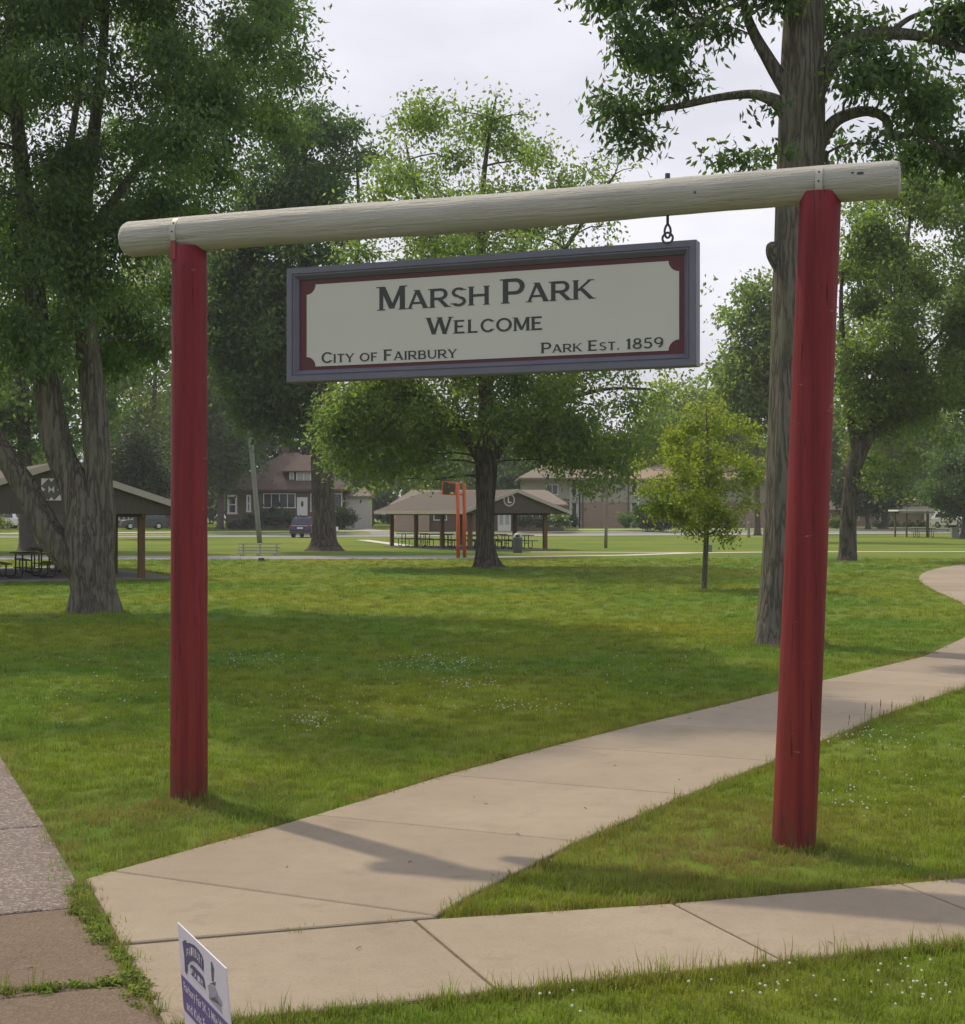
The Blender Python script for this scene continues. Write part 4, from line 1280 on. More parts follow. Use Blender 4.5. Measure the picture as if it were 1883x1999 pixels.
# ------------------------------------------------------------------ shrubs
def shrub(label, x, y, D, lst, n, L, leaf, seed, cat='shrub', tm=.5, flowers=None):
    b = P(x, y, D)
    r = thing('shrub', label, cat, (b.x, b.y, gz(b.x, D)))
    bl = px_blobs(lst, D, .5, seed)
    mb = MB()
    for i in range(5):
        c = bl[i % len(bl)][0]
        mb.tube([b + Vector((rnd.uniform(-.2, .2), 0, -.1)), lerp(b, c, .5) + Vector((.05, 0, .1)), c], [.05, .035, .015], 5)
    mb.build('stem', M['bark_far'], r, False)
    leaves(r, 'foliage', bl, n, L, L * .6, M[leaf], seed + 1, .1, shell=.5, tmean=tm, squash=.9)
    if flowers:
        g = random.Random(seed)
        fm = MB()
        for _ in range(flowers):
            c, q = g.choice(bl)
            d = Vector((g.gauss(0, 1), -abs(g.gauss(0, 1)), g.gauss(0, 1))).normalized()
            fm.sphere(c + d * q, .09, 6, 4)
        f = fm.build('flowers', M['clover'], r, False)
        f['kind'] = 'stuff'
    return r
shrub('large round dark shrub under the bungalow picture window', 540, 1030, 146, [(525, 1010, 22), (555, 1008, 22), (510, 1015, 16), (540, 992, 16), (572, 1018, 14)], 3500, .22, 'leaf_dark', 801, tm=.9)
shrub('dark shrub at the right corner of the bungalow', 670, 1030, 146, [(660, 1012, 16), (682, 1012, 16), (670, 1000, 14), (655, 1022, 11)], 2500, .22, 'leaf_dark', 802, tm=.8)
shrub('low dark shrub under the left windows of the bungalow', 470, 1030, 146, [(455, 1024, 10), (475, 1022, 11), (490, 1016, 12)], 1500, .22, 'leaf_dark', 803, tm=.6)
shrub('pale flowering shrub behind the right posts of the middle pavilion', 1085, 1026, 138, [(1072, 1016, 13), (1090, 1012, 15), (1104, 1020, 10)], 2400, .2, 'leaf_mid', 804, tm=.5, flowers=26)
shrub('dark low hedge beside the pale door of the brick house', 1030, 1024, 138, [(1018, 1017, 10), (1036, 1016, 10), (1052, 1018, 10)], 1800, .2, 'leaf_dark', 805, tm=.5)
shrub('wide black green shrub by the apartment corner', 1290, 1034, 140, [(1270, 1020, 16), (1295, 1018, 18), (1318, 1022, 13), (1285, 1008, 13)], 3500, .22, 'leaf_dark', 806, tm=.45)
shrub('tall loose shrub between brick wall and black green shrub', 1252, 1030, 142, [(1250, 1012, 16), (1258, 990, 14), (1246, 996, 11), (1264, 1004, 13)], 2600, .22, 'leaf_oak', 807, tm=.7)
shrub('small airy shrub against the red brick apartment wall', 1222, 1028, 144, [(1218, 1016, 12), (1232, 1012, 12), (1212, 1008, 8)], 1300, .2, 'leaf_oak', 808, tm=.8)
shrub('rust brown bush in the apartment stair recess', 1118, 1024, 150, [(1118, 1012, 9), (1122, 1020, 8), (1112, 1020, 7)], 900, .2, 'leaf_dark', 809, tm=.4)
shrub('yellow green bush in front of the far right brick house', 1632, 1030, 150, [(1628, 1020, 10), (1640, 1016, 10), (1618, 1024, 7)], 1200, .22, 'leaf_yel', 810, tm=.5)
shrub('light bush at the far left edge behind the pavilion tables', 5, 1030, 140, [(0, 1018, 13), (14, 1022, 9), (-14, 1014, 14)], 1500, .2, 'leaf_lite', 811, tm=.5)
for i, (x, w) in enumerate(((1712, 9), (1744, 11), (1772, 9), (1796, 11))):
    shrub(['brown green foundation bush left of the leaning far trunk', 'brown green foundation bush right of the leaning far trunk', 'small foundation bush behind the shelter post', 'dark foundation bush beside the white van'][i],
          x, 1030, 168, [(x - 4, 1025, w), (x + 6, 1024, w * .9)], 700, .22, 'leaf_dark', 820 + i, tm=.9)

# ------------------------------------------------------------------ picnic pavilions
UA = Vector((-.45, .893, 0)).normalized(); VA = Vector((.893, .45, 0)).normalized()
def picnic_table(label, loc, rz, group):
    pass
def make_table(label, loc, rz, group):
    t = thing('picnic_table', label, 'picnic table', loc, rz, group)
    MB().box((0, 0, .745), (1.85, .74, .045)).build('table_top', M['tabletop'], t)
    for s in (-1, 1):
        MB().box((0, s * .72, .45), (1.85, .26, .04)).build('bench', M['tabletop'], t)
    for x in (-.62, .62):
        m = MB()
        for s in (-1, 1):
            m.tube([(x, s * .24, .72), (x, s * .24, .12), (x, s * .30, .04), (x, s * .66, .04), (x, s * .72, .12), (x, s * .72, .43)], .026, 6)
        m.tube([(x, -.3, .30), (x, .3, .30)], .02, 6)
        m.build('leg', M['steel'], t)
    return t

def pavilion(name, label, P0, wpost, nbay, bay, ov_l, ov_r, ov_f, ov_b, eave, ridge, roofm, post_s, pad_label):
    r = thing(name, label, 'pavilion', (P0.x, P0.y, 0))
    def q(v, u, z): return P0 + VA * v + UA * u + Vector((0, 0, z))
    L = bay * nbay
    vm = wpost / 2
    hl, hr = -ov_l, wpost + ov_r
    vm = (hl + hr) / 2
    u0, u1 = -ov_f, L + ov_b
    m = MB()
    th = .12
    for (va, vb) in ((hl, vm), (hr, vm)):
        a = [q(va, u0, eave), q(vb, u0, ridge), q(vb, u1, ridge), q(va, u1, eave)]
        m.extr(a, (0, 0, th))
    m.build('roof', M[roofm], r, False)
    for (va, vb) in ((hl, vm), (hr, vm)):          # fascia boards along the front gable and eaves
        f = MB()
        f.extr([q(va, u0 - .03, eave - .06), q(vb, u0 - .03, ridge - .06), q(vb, u0 - .03, ridge + th + .02), q(va, u0 - .03, eave + th + .02)], UA * .028)
        f.build('fascia', M['fascia'], r, False)
        f = MB()
        s = -1 if va < vm else 1
        f.extr([q(va + s * .005, u0, eave - .06), q(va + s * .005, u1, eave - .06), q(va + s * .005, u1, eave + th), q(va + s * .005, u0, eave + th)], VA * (.03 * s))
        f.build('fascia', M['fascia'], r, False)
    for ug in (u0 + .12, u1 - .12):
        g = MB()
        g.extr([q(hl + .08, ug, eave - .02), q(hr - .08, ug, eave - .02), q(vm, ug, ridge - .01)], UA * .05)
        g.build('gable', M['gable'], r, False)
    for v in (0, wpost):
        b = MB(); b.extr([q(v - .07, u0 + .2, eave - .12), q(v + .07, u0 + .2, eave - .12), q(v + .07, u0 + .2, eave + .10), q(v - .07, u0 + .2, eave + .10)], UA * (u1 - u0 - .4))
        b.build('rafter_beam', M['woodpost'], r, False)
        for k in range(nbay + 1):
            c = q(v, bay * k, 0)
            MB().box((c.x, c.y, (eave - .12) / 2), (post_s, post_s, eave - .12), math.atan2(VA.y, VA.x)).build('post', M['woodpost'], r, False)
    pad = MB()
    pad.prism([q(hl + .5, u0 + .3, 0)[:2], q(hr - .5, u0 + .3, 0)[:2], q(hr - .5, u1 - .3, 0)[:2], q(hl + .5, u1 - .3, 0)[:2]], -.05, .05)
    PAVED.append([tuple(q(hl + .5, u0 + .3, 0)[:2]), tuple(q(hr - .5, u0 + .3, 0)[:2]), tuple(q(hr - .5, u1 - .3, 0)[:2]), tuple(q(hl + .5, u1 - .3, 0)[:2])])
    po = pad.build('pad', M['asphalt'], r, False)
    return r, q, (hl, hr, vm, u0)

PLa = Vector((-10.4, 45.3, 0)) - VA * 5.3
pvL, qL, (hlL, hrL, vmL, u0L) = pavilion('picnic_pavilion', 'dark gabled picnic pavilion at the left behind the maple trunk', PLa, 5.3, 3, 3.6, 1.57, 1.57, .55, .6, 2.02, 3.40, 'roof_brown', .19, '')
PC = Vector((-.67, 80.5, 0))
pvC, qC, (hlC, hrC, vmC, u0C) = pavilion('picnic_pavilion', 'brown roofed picnic pavilion in the middle with a round emblem on its gable', PC, 4.64, 3, 3.57, .735, 1.15, .7, 1.0, 2.05, 3.22, 'roof_brown', .2, '')

# barn-quilt board on the left gable
def on_gable(q, v, z, u0, lift): return q(v, u0 + .12 - lift, z)
def to_gable(px, py, q, u0):                       # photo position -> (v, z) on the plane of the gable wall
    o = q(0, u0 + .12, 0); nrm = UA
    r = Vector(((px - CX) / FOC, 1, (HY - py) / FOC))
    t = (o - cam_p).dot(nrm) / r.dot(nrm)
    w = cam_p + r * t
    return (w - o).dot(VA), w.z
v0, z1_ = to_gable(80, 934, qL, u0L); v1, z0_ = to_gable(119, 977, qL, u0L)
qs = thing('quilt_board', 'square barn quilt board of white triangles on the left pavilion gable', 'sign', tuple(qL((v0 + v1) / 2, u0L, z0_)))
m = MB(); m.extr([on_gable(qL, a, b, u0L, .02) for a, b in ((v0, z0_), (v1, z0_), (v1, z1_), (v0, z1_))], -UA * .02)
m.build('board', M['quilt_dark'], qs, False)
def qp(a, b): return on_gable(qL, v0 + (v1 - v0) * a, z0_ + (z1_ - z0_) * b, u0L, .044)
for tri in (((0, 1), (.36, 1), (0, .66)), ((1, 1), (.64, 1), (1, .66)), ((0, 0), (.36, 0), (0, .34)), ((1, 0), (.64, 0), (1, .34)),
            ((0, .64), (.2, .5), (0, .34)), ((1, .64), (.8, .5), (1, .34)), ((.36, 1), (.64, 1), (.5, .84)), ((.36, 0), (.64, 0), (.5, .16)),
            ((.36, .66), (.5, .5), (.36, .34)), ((.64, .66), (.5, .5), (.64, .34))):
    MB().add([qp(*p) for p in tri], [(0, 1, 2)]).build('triangle', M['quilt_white'], qs, False)
# round emblem on the middle gable
ve, ze = to_gable(993, 976, qC, u0C)
em = thing('round_emblem', 'round white club emblem with a letter on the middle pavilion gable', 'sign', tuple(qC(ve, u0C, ze - .3)))
def disc(q, u0, v, z, r, lift, n=24): return [q(v + r * math.cos(a), u0 + .12 - lift, z + r * math.sin(a)) for a in np.linspace(0, 2 * math.pi, n, endpoint=False)]
m = MB(); m.extr(disc(qC, u0C, ve, ze, .36, .02), -UA * .02); m.build('disc', M['fascia'], em, False)
m = MB(); m.add(disc(qC, u0C, ve, ze, .27, .045), [tuple(range(24))]); m.build('inner_disc', M['gable'], em, False)
m = MB()
for (a, b, c, d) in ((-.09, -.16, -.03, .16), (-.09, -.16, .12, -.10)):
    m.add([qC(ve + a, u0C + .12 - .049 - (.001 if c > 0 else 0), ze + b), qC(ve + c, u0C + .12 - .049 - (.001 if c > 0 else 0), ze + b), qC(ve + c, u0C + .12 - .049 - (.001 if c > 0 else 0), ze + d), qC(ve + a, u0C + .12 - .049 - (.001 if c > 0 else 0), ze + d)], [(0, 1, 2, 3)])
m.build('lettering', M['white'], em, False)

# tables: one built, the rest copied
t0 = make_table('picnic table under the left pavilion, partly hidden by the maple trunk', tuple(qL(2.2, 1.6, .05)), math.atan2(UA.y, UA.x), 'picnic tables under the pavilions')
def put_table(label, loc, rz):
    c = copy_tree(t0)
    c.location = loc; c.rotation_euler = (0, 0, rz); c['label'] = label
    return c
put_table('picnic table at the far left edge of the left pavilion', tuple(qL(-.3, .6, .05)), math.atan2(UA.y, UA.x))
put_table('picnic table deep inside the left pavilion', tuple(qL(3.4, 5.2, .05)), math.atan2(UA.y, UA.x))
lab = ['picnic table at the left end of the middle pavilion', 'picnic table behind the second post of the middle pavilion', 'picnic table behind the orange posts', 'picnic table between the orange posts and the shade tree trunk', 'picnic table behind the trash can', 'picnic table at the right rear of the middle pavilion']
for l_, (v, u) in zip(lab, ((.9, 9.6), (1.1, 6.6), (1.2, 3.8), (1.2, 1.2), (3.6, 1.4), (3.6, 4.6))):
    put_table(l_, tuple(qC(v, u, .05)), math.atan2(VA.y, VA.x) + (.05 if u > 4 else -.04))

# trash can
tc = P(1010, 1079, 5800 / 76.0)
tr = thing('trash_can', 'round dark trash can with pale domed lid beside the middle pavilion', 'trash can', (tc.x, tc.y, 0))
m = MB(); m.tube([(0, 0, 0), (0, 0, .04), (0, 0, .7), (0, 0, .76)], [.235, .245, .25, .235], 20); m.build('bin', M['bin'], tr, True, True)
m = MB(); m.tube([(0, 0, .76), (0, 0, .80), (0, 0, .93), (0, 0, 1.0), (0, 0, 1.03)], [.25, .25, .20, .12, .03], 20); m.build('lid', M['bin_lid'], tr, True, True)
m = MB(); m.box((0, -.20, .86), (.2, .10, .11)); m.build('opening', M['steel'], tr)

# basketball goal
D_b = 5800 / 86.0
gb = P(900, 1089, D_b)
goal = thing('basketball_goal', 'orange basketball goal on two posts left of the shade tree trunk', 'basketball goal', (gb.x, gb.y, 0))
for x, dd in ((894, -.15), (906.5, .15)):
    p = P(x, 1089, D_b)
    q0, q1 = Vector((p.x, D_b + dd, 0)), Vector((p.x - .02, D_b + dd, EYE + (HY - 943) / FOC * D_b))
    MB().tube([q0, q1], .082, 12).build('post', M['orange'], goal, False, True)
    MB().tube([q1 - Vector((0, 0, .03)), q1 + Vector((-.45, 0, 0))], .03, 8).build('arm', M['orange'], goal, False, True)
    MB().tube([q1 - Vector((0, 0, .52)), q1 + Vector((-.45, 0, -.50))], .03, 8).build('arm', M['orange'], goal, False, True)
qq = P(880, 953, D_b)
Mx = Matrix.Rotation(R(58), 3, 'Z')
bc = Vector((qq.x - .1, D_b, EYE + (HY - 953) / FOC * D_b))
MB().box(bc, (1.05, .03, .56), 0, Mx).build('backboard', M['gable'], goal, False)
fr = MB()
for (o, sz) in (((0, 0, .29), (1.1, .04, .035)), ((0, 0, -.29), (1.1, .04, .035)), ((-.53, 0, 0), (.035, .04, .545)), ((.53, 0, 0), (.035, .04, .545))):
    fr.box(bc + Mx @ Vector(o), sz, 0, Mx)
fr.build('backboard_frame', M['orange'], goal, False)
rimc = bc + Mx @ Vector((0, .26, -.22))
MB().tube([rimc + Vector((.22 * math.cos(a), .22 * math.sin(a), 0)) for a in np.linspace(0, 2 * math.pi, 21)], .012, 6, False).build('rim', M['orange'], goal, False, True)

# bleacher
Dk = 5800 / 82.0
kb = P(505, 1085, Dk)
bl_ = thing('bleacher', 'small pale grey bleacher of plank rows by the court', 'bleacher', (kb.x, kb.y, 0))
for i, (y, z) in enumerate(((-.45, .14), (-.15, .27), (.15, .40), (.42, .56))):
    MB().box((0, y, z), (2.05 - .05 * (3 - i) + (.0 if i else .1), .22, .045)).build('plank', M['grey'], bl_)
for x in (-.8, 0, .8):
    m = MB(); m.tube([(x, -.5, .0), (x, -.5, .10), (x, .45, .52)], .022, 6); m.tube([(x, .45, 0), (x, .45, .52)], .022, 6); m.tube([(x, -.5, .02), (x, .5, .02)], .022, 6)
    m.build('leg', M['grey'], bl_)
st = P(510, 1098, 5800 / 93.0)
m = MB(); m.tube([(st.x, st.y, -.05), (st.x, st.y, .13), (st.x, st.y, .15)], [.15, .13, .10], 9)
tag(m.build('stump', M['bark_d'], None, True, True), 'small dark stump in the lawn in front of the bleacher', 'stump')

# poles
def pole(name, label, x0, y0, x1, y1, w, D, mat, cat='pole'):
    a, b = P(x0, y0, D), P(x1, y1, D)
    a.z = gz(a.x, D) - .1
    m = MB(); m.tube([lerp(a, b, t) for t in np.linspace(0, 1, 6)], [w / 2 / FOC * D * (1 - .18 * t) for t in np.linspace(0, 1, 6)], 12)
    return tag(m.build(name, M[mat], None, True, True), label, cat), a, b
po, pa, pb = pole('utility_pole', 'leaning grey green utility pole in front of the bungalow', 507, 1060, 484, 796, 10, 102, 'pole_grey')
pole('utility_pole', 'slim weathered pole on the lawn before the red brick apartment wall', 1182, 1070, 1186, 860, 6.5, 86.5, 'pole_wood')
pole('utility_post', 'short grey wooden post near the street left of the tall furrowed trunk', 1461, 1048, 1461, 1018, 6, 126, 'pole_wood', 'post')
for i, (zz, lab_) in enumerate(((.0, 'thin upper power line running right from the leaning pole'), (-.45, 'thin lower power line running right from the leaning pole'))):
    a = P(486, 832 + 0, 102) + Vector((0, 0, zz)); b = P(1250, 846, 112) + Vector((0, 0, zz))
    m = MB(); m.tube([lerp(a, b, t) + Vector((0, 0, -.9 * 4 * t * (1 - t))) for t in np.linspace(0, 1, 18)], .018, 5)
    tag(m.build('power_line', M['grey'], None, True, True), lab_, 'cable', 'power lines at the leaning pole')
# green-grey utility box behind the sapling
ub = P(1381, 1078, 5800 / 74.0)
b_ = thing('utility_box', 'small grey green utility box behind the young tree trunk', 'box', (ub.x, ub.y, 0))
MB().box((0, 0, .17), (.42, .3, .34)).build('body', M['pole_grey'], b_, bevel=.02)
MB().box((0, 0, .355), (.46, .34, .03)).build('lid', M['pole_grey'], b_)
wb = P(656, 1030, 142)
b_ = thing('yard_box', 'small white box on the lawn right of the dark oak trunk', 'box', (wb.x, wb.y, gz(0, 142)))
MB().box((0, 0, .2), (.36, .3, .36)).build('body', M['white'], b_, bevel=.02)
MB().box((0, 0, .40), (.40, .34, .03)).build('lid', M['white'], b_)

# ------------------------------------------------------------------ houses
def hpos(D):
    z0 = gz(0, D)
    return lambda x, y, dd=0.0: Vector(((x - CX) / FOC * D, D + dd, EYE + (HY - y) / FOC * D))
def wall_box(mb, D, x0, x1, y0, y1, depth, dd=0.0):
    a = P(x0, y1, D); b = P(x1, y0, D)
    z0 = min(a.z, gz(0, D)) - .1 if y1 > 1024 else a.z
    mb.box(((a.x + b.x) / 2, D + dd + depth / 2, (z0 + b.z) / 2), (b.x - a.x, depth, b.z - z0))
def window(parent, D, x0, x1, y0, y1, n=2, frame='white', pane='glass', dd=0.0, fw=.09, name='window', rail=False):
    a = P(x0, y1, D); b = P(x1, y0, D)
    w, h = b.x - a.x, b.z - a.z
    c = Vector(((a.x + b.x) / 2, D + dd, (a.z + b.z) / 2))
    m = MB()
    m.box(c + Vector((0, -.03, h / 2 - fw / 2)), (w, .10, fw)); m.box(c + Vector((0, -.03, -h / 2 + fw / 2)), (w + .08, .14, fw))
    for s in (-1, 1): m.box(c + Vector((s * (w / 2 - fw / 2), -.03, 0)), (fw, .098, h - 2 * fw))
    for k in range(1, n): m.box(c + Vector((-w / 2 + w * k / n, -.03, 0)), (fw * .7, .09, h - 2 * fw))
    if rail: m.box(c + Vector((0, -.03, 0)), (w - 2 * fw, .085, fw * .6))
    f = m.build(name, M[frame], parent, False)
    MB().box(c + Vector((0, .0, 0)), (w - fw, .02, h - fw)).build('pane', M[pane], f, False)
    return f
def hip_roof(mb, D, x0, x1, ye, xr0, xr1, yr, d0, d1, th=.2):
    e = [P(x0, ye, D), P(x1, ye, D)]
    z0, zr = e[0].z, P(0, yr, D).z
    a0, a1 = e[0].x, e[1].x
    r0, r1 = (xr0 - CX) / FOC * D, (xr1 - CX) / FOC * D
    dm = (d0 + d1) / 2
    vs = [(a0, D + d0, z0), (a1, D + d0, z0), (a1, D + d1, z0), (a0, D + d1, z0), (r0, D + dm, zr), (r1, D + dm, zr)]
    vs += [(v[0], v[1], v[2] - th) for v in vs[:4]]
    mb.add(vs, [(0, 1, 5, 4), (1, 2, 5), (2, 3, 4, 5), (3, 0, 4), (6, 7, 1, 0), (7, 8, 2, 1), (8, 9, 3, 2), (9, 6, 0, 3), (9, 8, 7, 6)])

# dark brick bungalow with red hip roof
DH = 150.0
h = thing('bungalow', 'dark brick bungalow with red brown hip roof and dormer', 'house', (P(560, 1032, DH).x, DH, gz(0, DH)))
m = MB(); wall_box(m, DH, 440, 668, 956, 1032, 9.0); m.build('wall', M['dark_wall'], h, False)
m = MB(); hip_roof(m, DH, 424, 682, 955, 545, 572, 880, -.8, 9.8); ro = m.build('roof', M['roof_red'], h, False)
m = MB(); wall_box(m, DH, 572, 616, 918, 942, 3.0, .6); dm_ = m.build('dormer', M['gable'], h, False)
m = MB(); hip_roof(m, DH, 548, 634, 919, 584, 600, 886, .1, 5.0, .12); m.build('dormer_roof', M['roof_red'], dm_, False)
window(dm_, DH, 577, 606, 922, 939, 2, dd=.52, pane='blind'); window(dm_, DH, 563.5, 572, 922, 939, 1, dd=.58, pane='blind')
window(h, DH, 514, 577, 963, 992, 4, dd=-.06, name='window'); window(h, DH, 606, 668, 963, 999, 3, dd=-.06)
window(h, DH, 444, 463, 966, 1004, 1, dd=-.06, fw=.2, rail=True); window(h, DH, 481, 490, 966, 1000, 1, dd=-.06, fw=.18, rail=True)
m = MB(); a = P(590, 1006, DH); m.box((a.x, DH - .08, a.z + .9), (1.05, .12, 1.85)); dr = m.build('door', M['white'], h, False)
m = MB(); m.sphere((a.x, DH - .15, a.z + 1.15), .22, 10, 6, (.6, .3, 1.4)); m.build('pane', M['glass'], dr, False, True)
m = MB()
for k in range(3): m.box((a.x, DH - .5 - .3 * (2 - k), gz(0, DH) + .12 + .13 * k), (1.7, .9 - .0 * k, .14))
m.build('steps', M['pale'], h, False)
m = MB(); wall_box(m, DH, 672, 716, 968, 1032, 6.0, 1.0); m.build('wing', M['wall_pale'], h, False)
m = MB(); hip_roof(m, DH, 668, 722, 968, 684, 706, 950, .6, 7.6, .15); m.build('wing_roof', M['roof_grey'], h, False)
m = MB(); a = P(560, 872, DH); m.box((a.x - .9, DH + 5.2, P(0, 876, DH).z), (.7, .7, 1.6)); m.build('chimney', M['dark_wall'], ro, False)

# low brick house behind the middle pavilion
DB = 142.0
h = thing('brick_house', 'low tan brick house with pale door seen through the middle pavilion', 'house', (P(930, 1030, DB).x, DB, gz(0, DB)))
m = MB(); wall_box(m, DB, 770, 838, 985, 1031, 8, -.6); m.build('wall', M['tan_brick'], h, False)
m = MB(); wall_box(m, DB, 838.3, 1100, 985, 1031, 8, 0); m.build('wall', M['dark_wall'], h, False)
m = MB(); hip_roof(m, DB, 760, 1108, 985, 800, 1070, 955, -1.2, 9); m.build('roof', M['roof_grey'], h, False)
m = MB(); a = P(984, 1028, DB); m.box((a.x, DB - .06, gz(0, DB) + 1.05), (1.25, .1, 2.1)); dr = m.build('door', M['white'], h, False)
for s in (-1, 1): MB().box((a.x + s * .28, DB - .12, gz(0, DB) + 1.2), (.34, .03, 1.2)).build('pane', M['blind'], dr, False)
for x0, x1 in ((846, 872), (1016, 1034), (1038, 1068), (1072, 1090)):
    window(h, DB, x0, x1, 1000, 1016, 2, dd=-.05)

# two-storey apartment block
DA = 160.0
h = thing('apartment_building', 'two storey apartment block with grey siding over red brick', 'building', (P(1180, 1028, DA).x, DA, gz(0, DA)))
ym = 981
def two(x0, x1, dd, low, dep=9):
    m = MB(); wall_box(m, DA, x0, x1, ym, 1032, dep, dd); m.build('wall', M[low], h, False)
    m = MB(); wall_box(m, DA, x0 - .3, x1 + .3, 932, ym, dep, dd - .06); m.build('siding', M['siding'], h, False)
two(1020, 1112, .8, 'dark_wall'); two(1133, 1230, 0, 'red_brick'); two(1250, 1500, 1.2, 'tan_brick')
m = MB(); wall_box(m, DA, 1112.5, 1132.5, 932, 1032, 6, 3.2); wall_box(m, DA, 1230.5, 1249.5, 932, 1032, 6, 3.2); m.build('recess_wall', M['wall_pale'], h, False)
for x in (1115, 1128, 1233, 1247):
    a = P(x, 1030, DA); MB().box((a.x, DA + 1.2, (gz(0, DA) + P(0, 934, DA).z) / 2), (.28, .28, P(0, 934, DA).z - gz(0, DA))).build('column', M['white'], h, False)
for x0, x1 in ((1116, 1127), (1234, 1246)):
    a, b = P(x0, 978, DA), P(x1, 967, DA)
    fl = MB().box(((a.x + b.x) / 2, DA + 2, a.z - .1), (b.x - a.x, 2.2, .2)).build('balcony', M['wall_pale'], h, False)
    m = MB(); m.box(((a.x + b.x) / 2, DA + 1.0, b.z), (b.x - a.x, .06, .08)); m.box(((a.x + b.x) / 2, DA + 1.0, a.z + .08), (b.x - a.x, .06, .06))
    for t in np.linspace(0, 1, 6): m.box((lerp(a.x + .04, b.x - .04, t), DA + 1.0, (a.z + b.z) / 2), (.05, .05, b.z - a.z))
    m.build('railing', M['white'], fl, False)
for x0, x1, y0, y1, dd in ((1066, 1090, 945, 966, .70), (1066, 1090, 996, 1014, .75), (1262, 1272, 946, 966, 1.1), (1296, 1316, 946, 966, 1.1), (1350, 1372, 946, 966, 1.1), (1400, 1424, 946, 966, 1.1), (1296, 1316, 992, 1012, 1.15), (1350, 1372, 992, 1012, 1.15), (1400, 1424, 992, 1012, 1.15)):
    window(h, DA, x0, x1, y0, y1, 2, dd=dd, pane='glass')
for x in (1137, 1226):
    a = P(x, 1030, DA); MB().tube([(a.x, DA - .12, gz(0, DA)), (a.x, DA - .12, P(0, 934, DA).z)], .06, 6).build('downpipe', M['gable'], h, False)
m = MB(); hip_roof(m, DA, 1010, 1226, 933, 1060, 1180, 905, -.9, 10.5); m.build('roof', M['roof_grey'], h, False)
m = MB(); hip_roof(m, DA, 1212, 1515, 934, 1300, 1440, 902, .1, 12.2); m.build('roof', M['roof_tan'], h, False)

# far right house
DR = 176.0
h = thing('brick_house', 'long tan brick house with an upper gable window behind the flat shelter', 'house', (P(1740, 1030, DR).x, DR, gz(0, DR)))
m = MB(); wall_box(m, DR, 1590, 1815, 994, 1031, 9); m.build('wall', M['tan_brick'], h, False)
m = MB(); hip_roof(m, DR, 1582, 1822, 995, 1620, 1790, 974, -1, 10); m.build('roof', M['roof_brown'], h, False)
m = MB(); wall_box(m, DR, 1752, 1800, 975, 994, 4, 1.5); dm_ = m.build('dormer', M['wall_pale'], h, False)
m = MB(); hip_roof(m, DR, 1746, 1806, 976, 1770, 1784, 962, 1.0, 7, .12); m.build('dormer_roof', M['roof_tan'], dm_, False)
window(dm_, DR, 1773, 1787, 980, 991, 2, dd=1.45)
for x0, x1 in ((1612, 1622), (1660, 1676), (1716, 1732)): window(h, DR, x0, x1, 1002, 1016, 2, dd=-.05)
m = MB(); wall_box(m, DR, 1815.4, 1960, 996, 1031, 9, 2); m.build('garage', M['wall_pale'], h, False)
for x in (1804, 1813): 
    a = P(x, 1030, DR); MB().box((a.x, DR - .4, (gz(0, DR) + P(0, 996, DR).z) / 2), (.35, .35, P(0, 996, DR).z - gz(0, DR))).build('column', M['white'], h, False)
# dark house behind the left pavilion
DL = 158.0
h = thing('grey_house', 'low dark grey house seen under the left pavilion roof', 'house', (P(210, 1030, DL).x, DL, gz(0, DL)))
m = MB(); wall_box(m, DL, 92, 372, 990, 1031, 9); m.build('wall', M['dark_wall'], h, False)
m = MB(); hip_roof(m, DL, 84, 380, 991, 130, 330, 962, -1, 10); m.build('roof', M['roof_brown'], h, False)
for x0, x1 in ((232, 252), (300, 322)): window(h, DL, x0, x1, 1002, 1016, 2, dd=-.05)
MB().box((P(118, 1030, DL).x, DL - .05, gz(0, DL) + 1.0), (2.4, .1, 2.0)).build('garage_door', M['gable'], h, False)

# flat roofed shelter at the right
DF = 5800 / 46.0
sh = thing('shelter', 'small white flat roofed shelter over a picnic table at the far right', 'shelter', (P(1790, 1049, DF).x, DF, 0))
a, b = P(1750, 1000, DF), P(1826, 995, DF)
MB().box(((a.x + b.x) / 2, DF + 1.2, P(0, 997, DF).z + .02), (b.x - a.x, 3.0, .14)).build('roof', M['white'], sh, False)
MB().box(((a.x + b.x) / 2, DF - .33, P(0, 1000, DF).z - .03), (b.x - a.x - .3, .05, .12)).build('fascia', M['grey'], sh, False)
for x, dd in ((1769, 0), (1809, 0), (1762, 2.4), (1826, 2.2)):
    p = P(x, 1049, DF)
    MB().box((p.x, DF + dd, P(0, 998, DF).z / 2), (.13, .13, P(0, 998, DF).z), 0).build('post', M['woodpost'], sh, False)
put_table('lone picnic table under the flat roofed shelter', tuple(Vector((P(1808, 1049, DF).x, DF + .9, 0))), .05)
gbx = P(1863, 1050, 124)
u_ = thing('utility_box', 'grey electrical cabinet beside the low dark tree', 'box', (gbx.x, 124, 0))
MB().box((0, 0, .42), (.6, .4, .84)).build('body', M['grey'], u_, bevel=.02)
MB().box((0, 0, .86), (.66, .46, .04)).build('lid', M['grey'], u_)

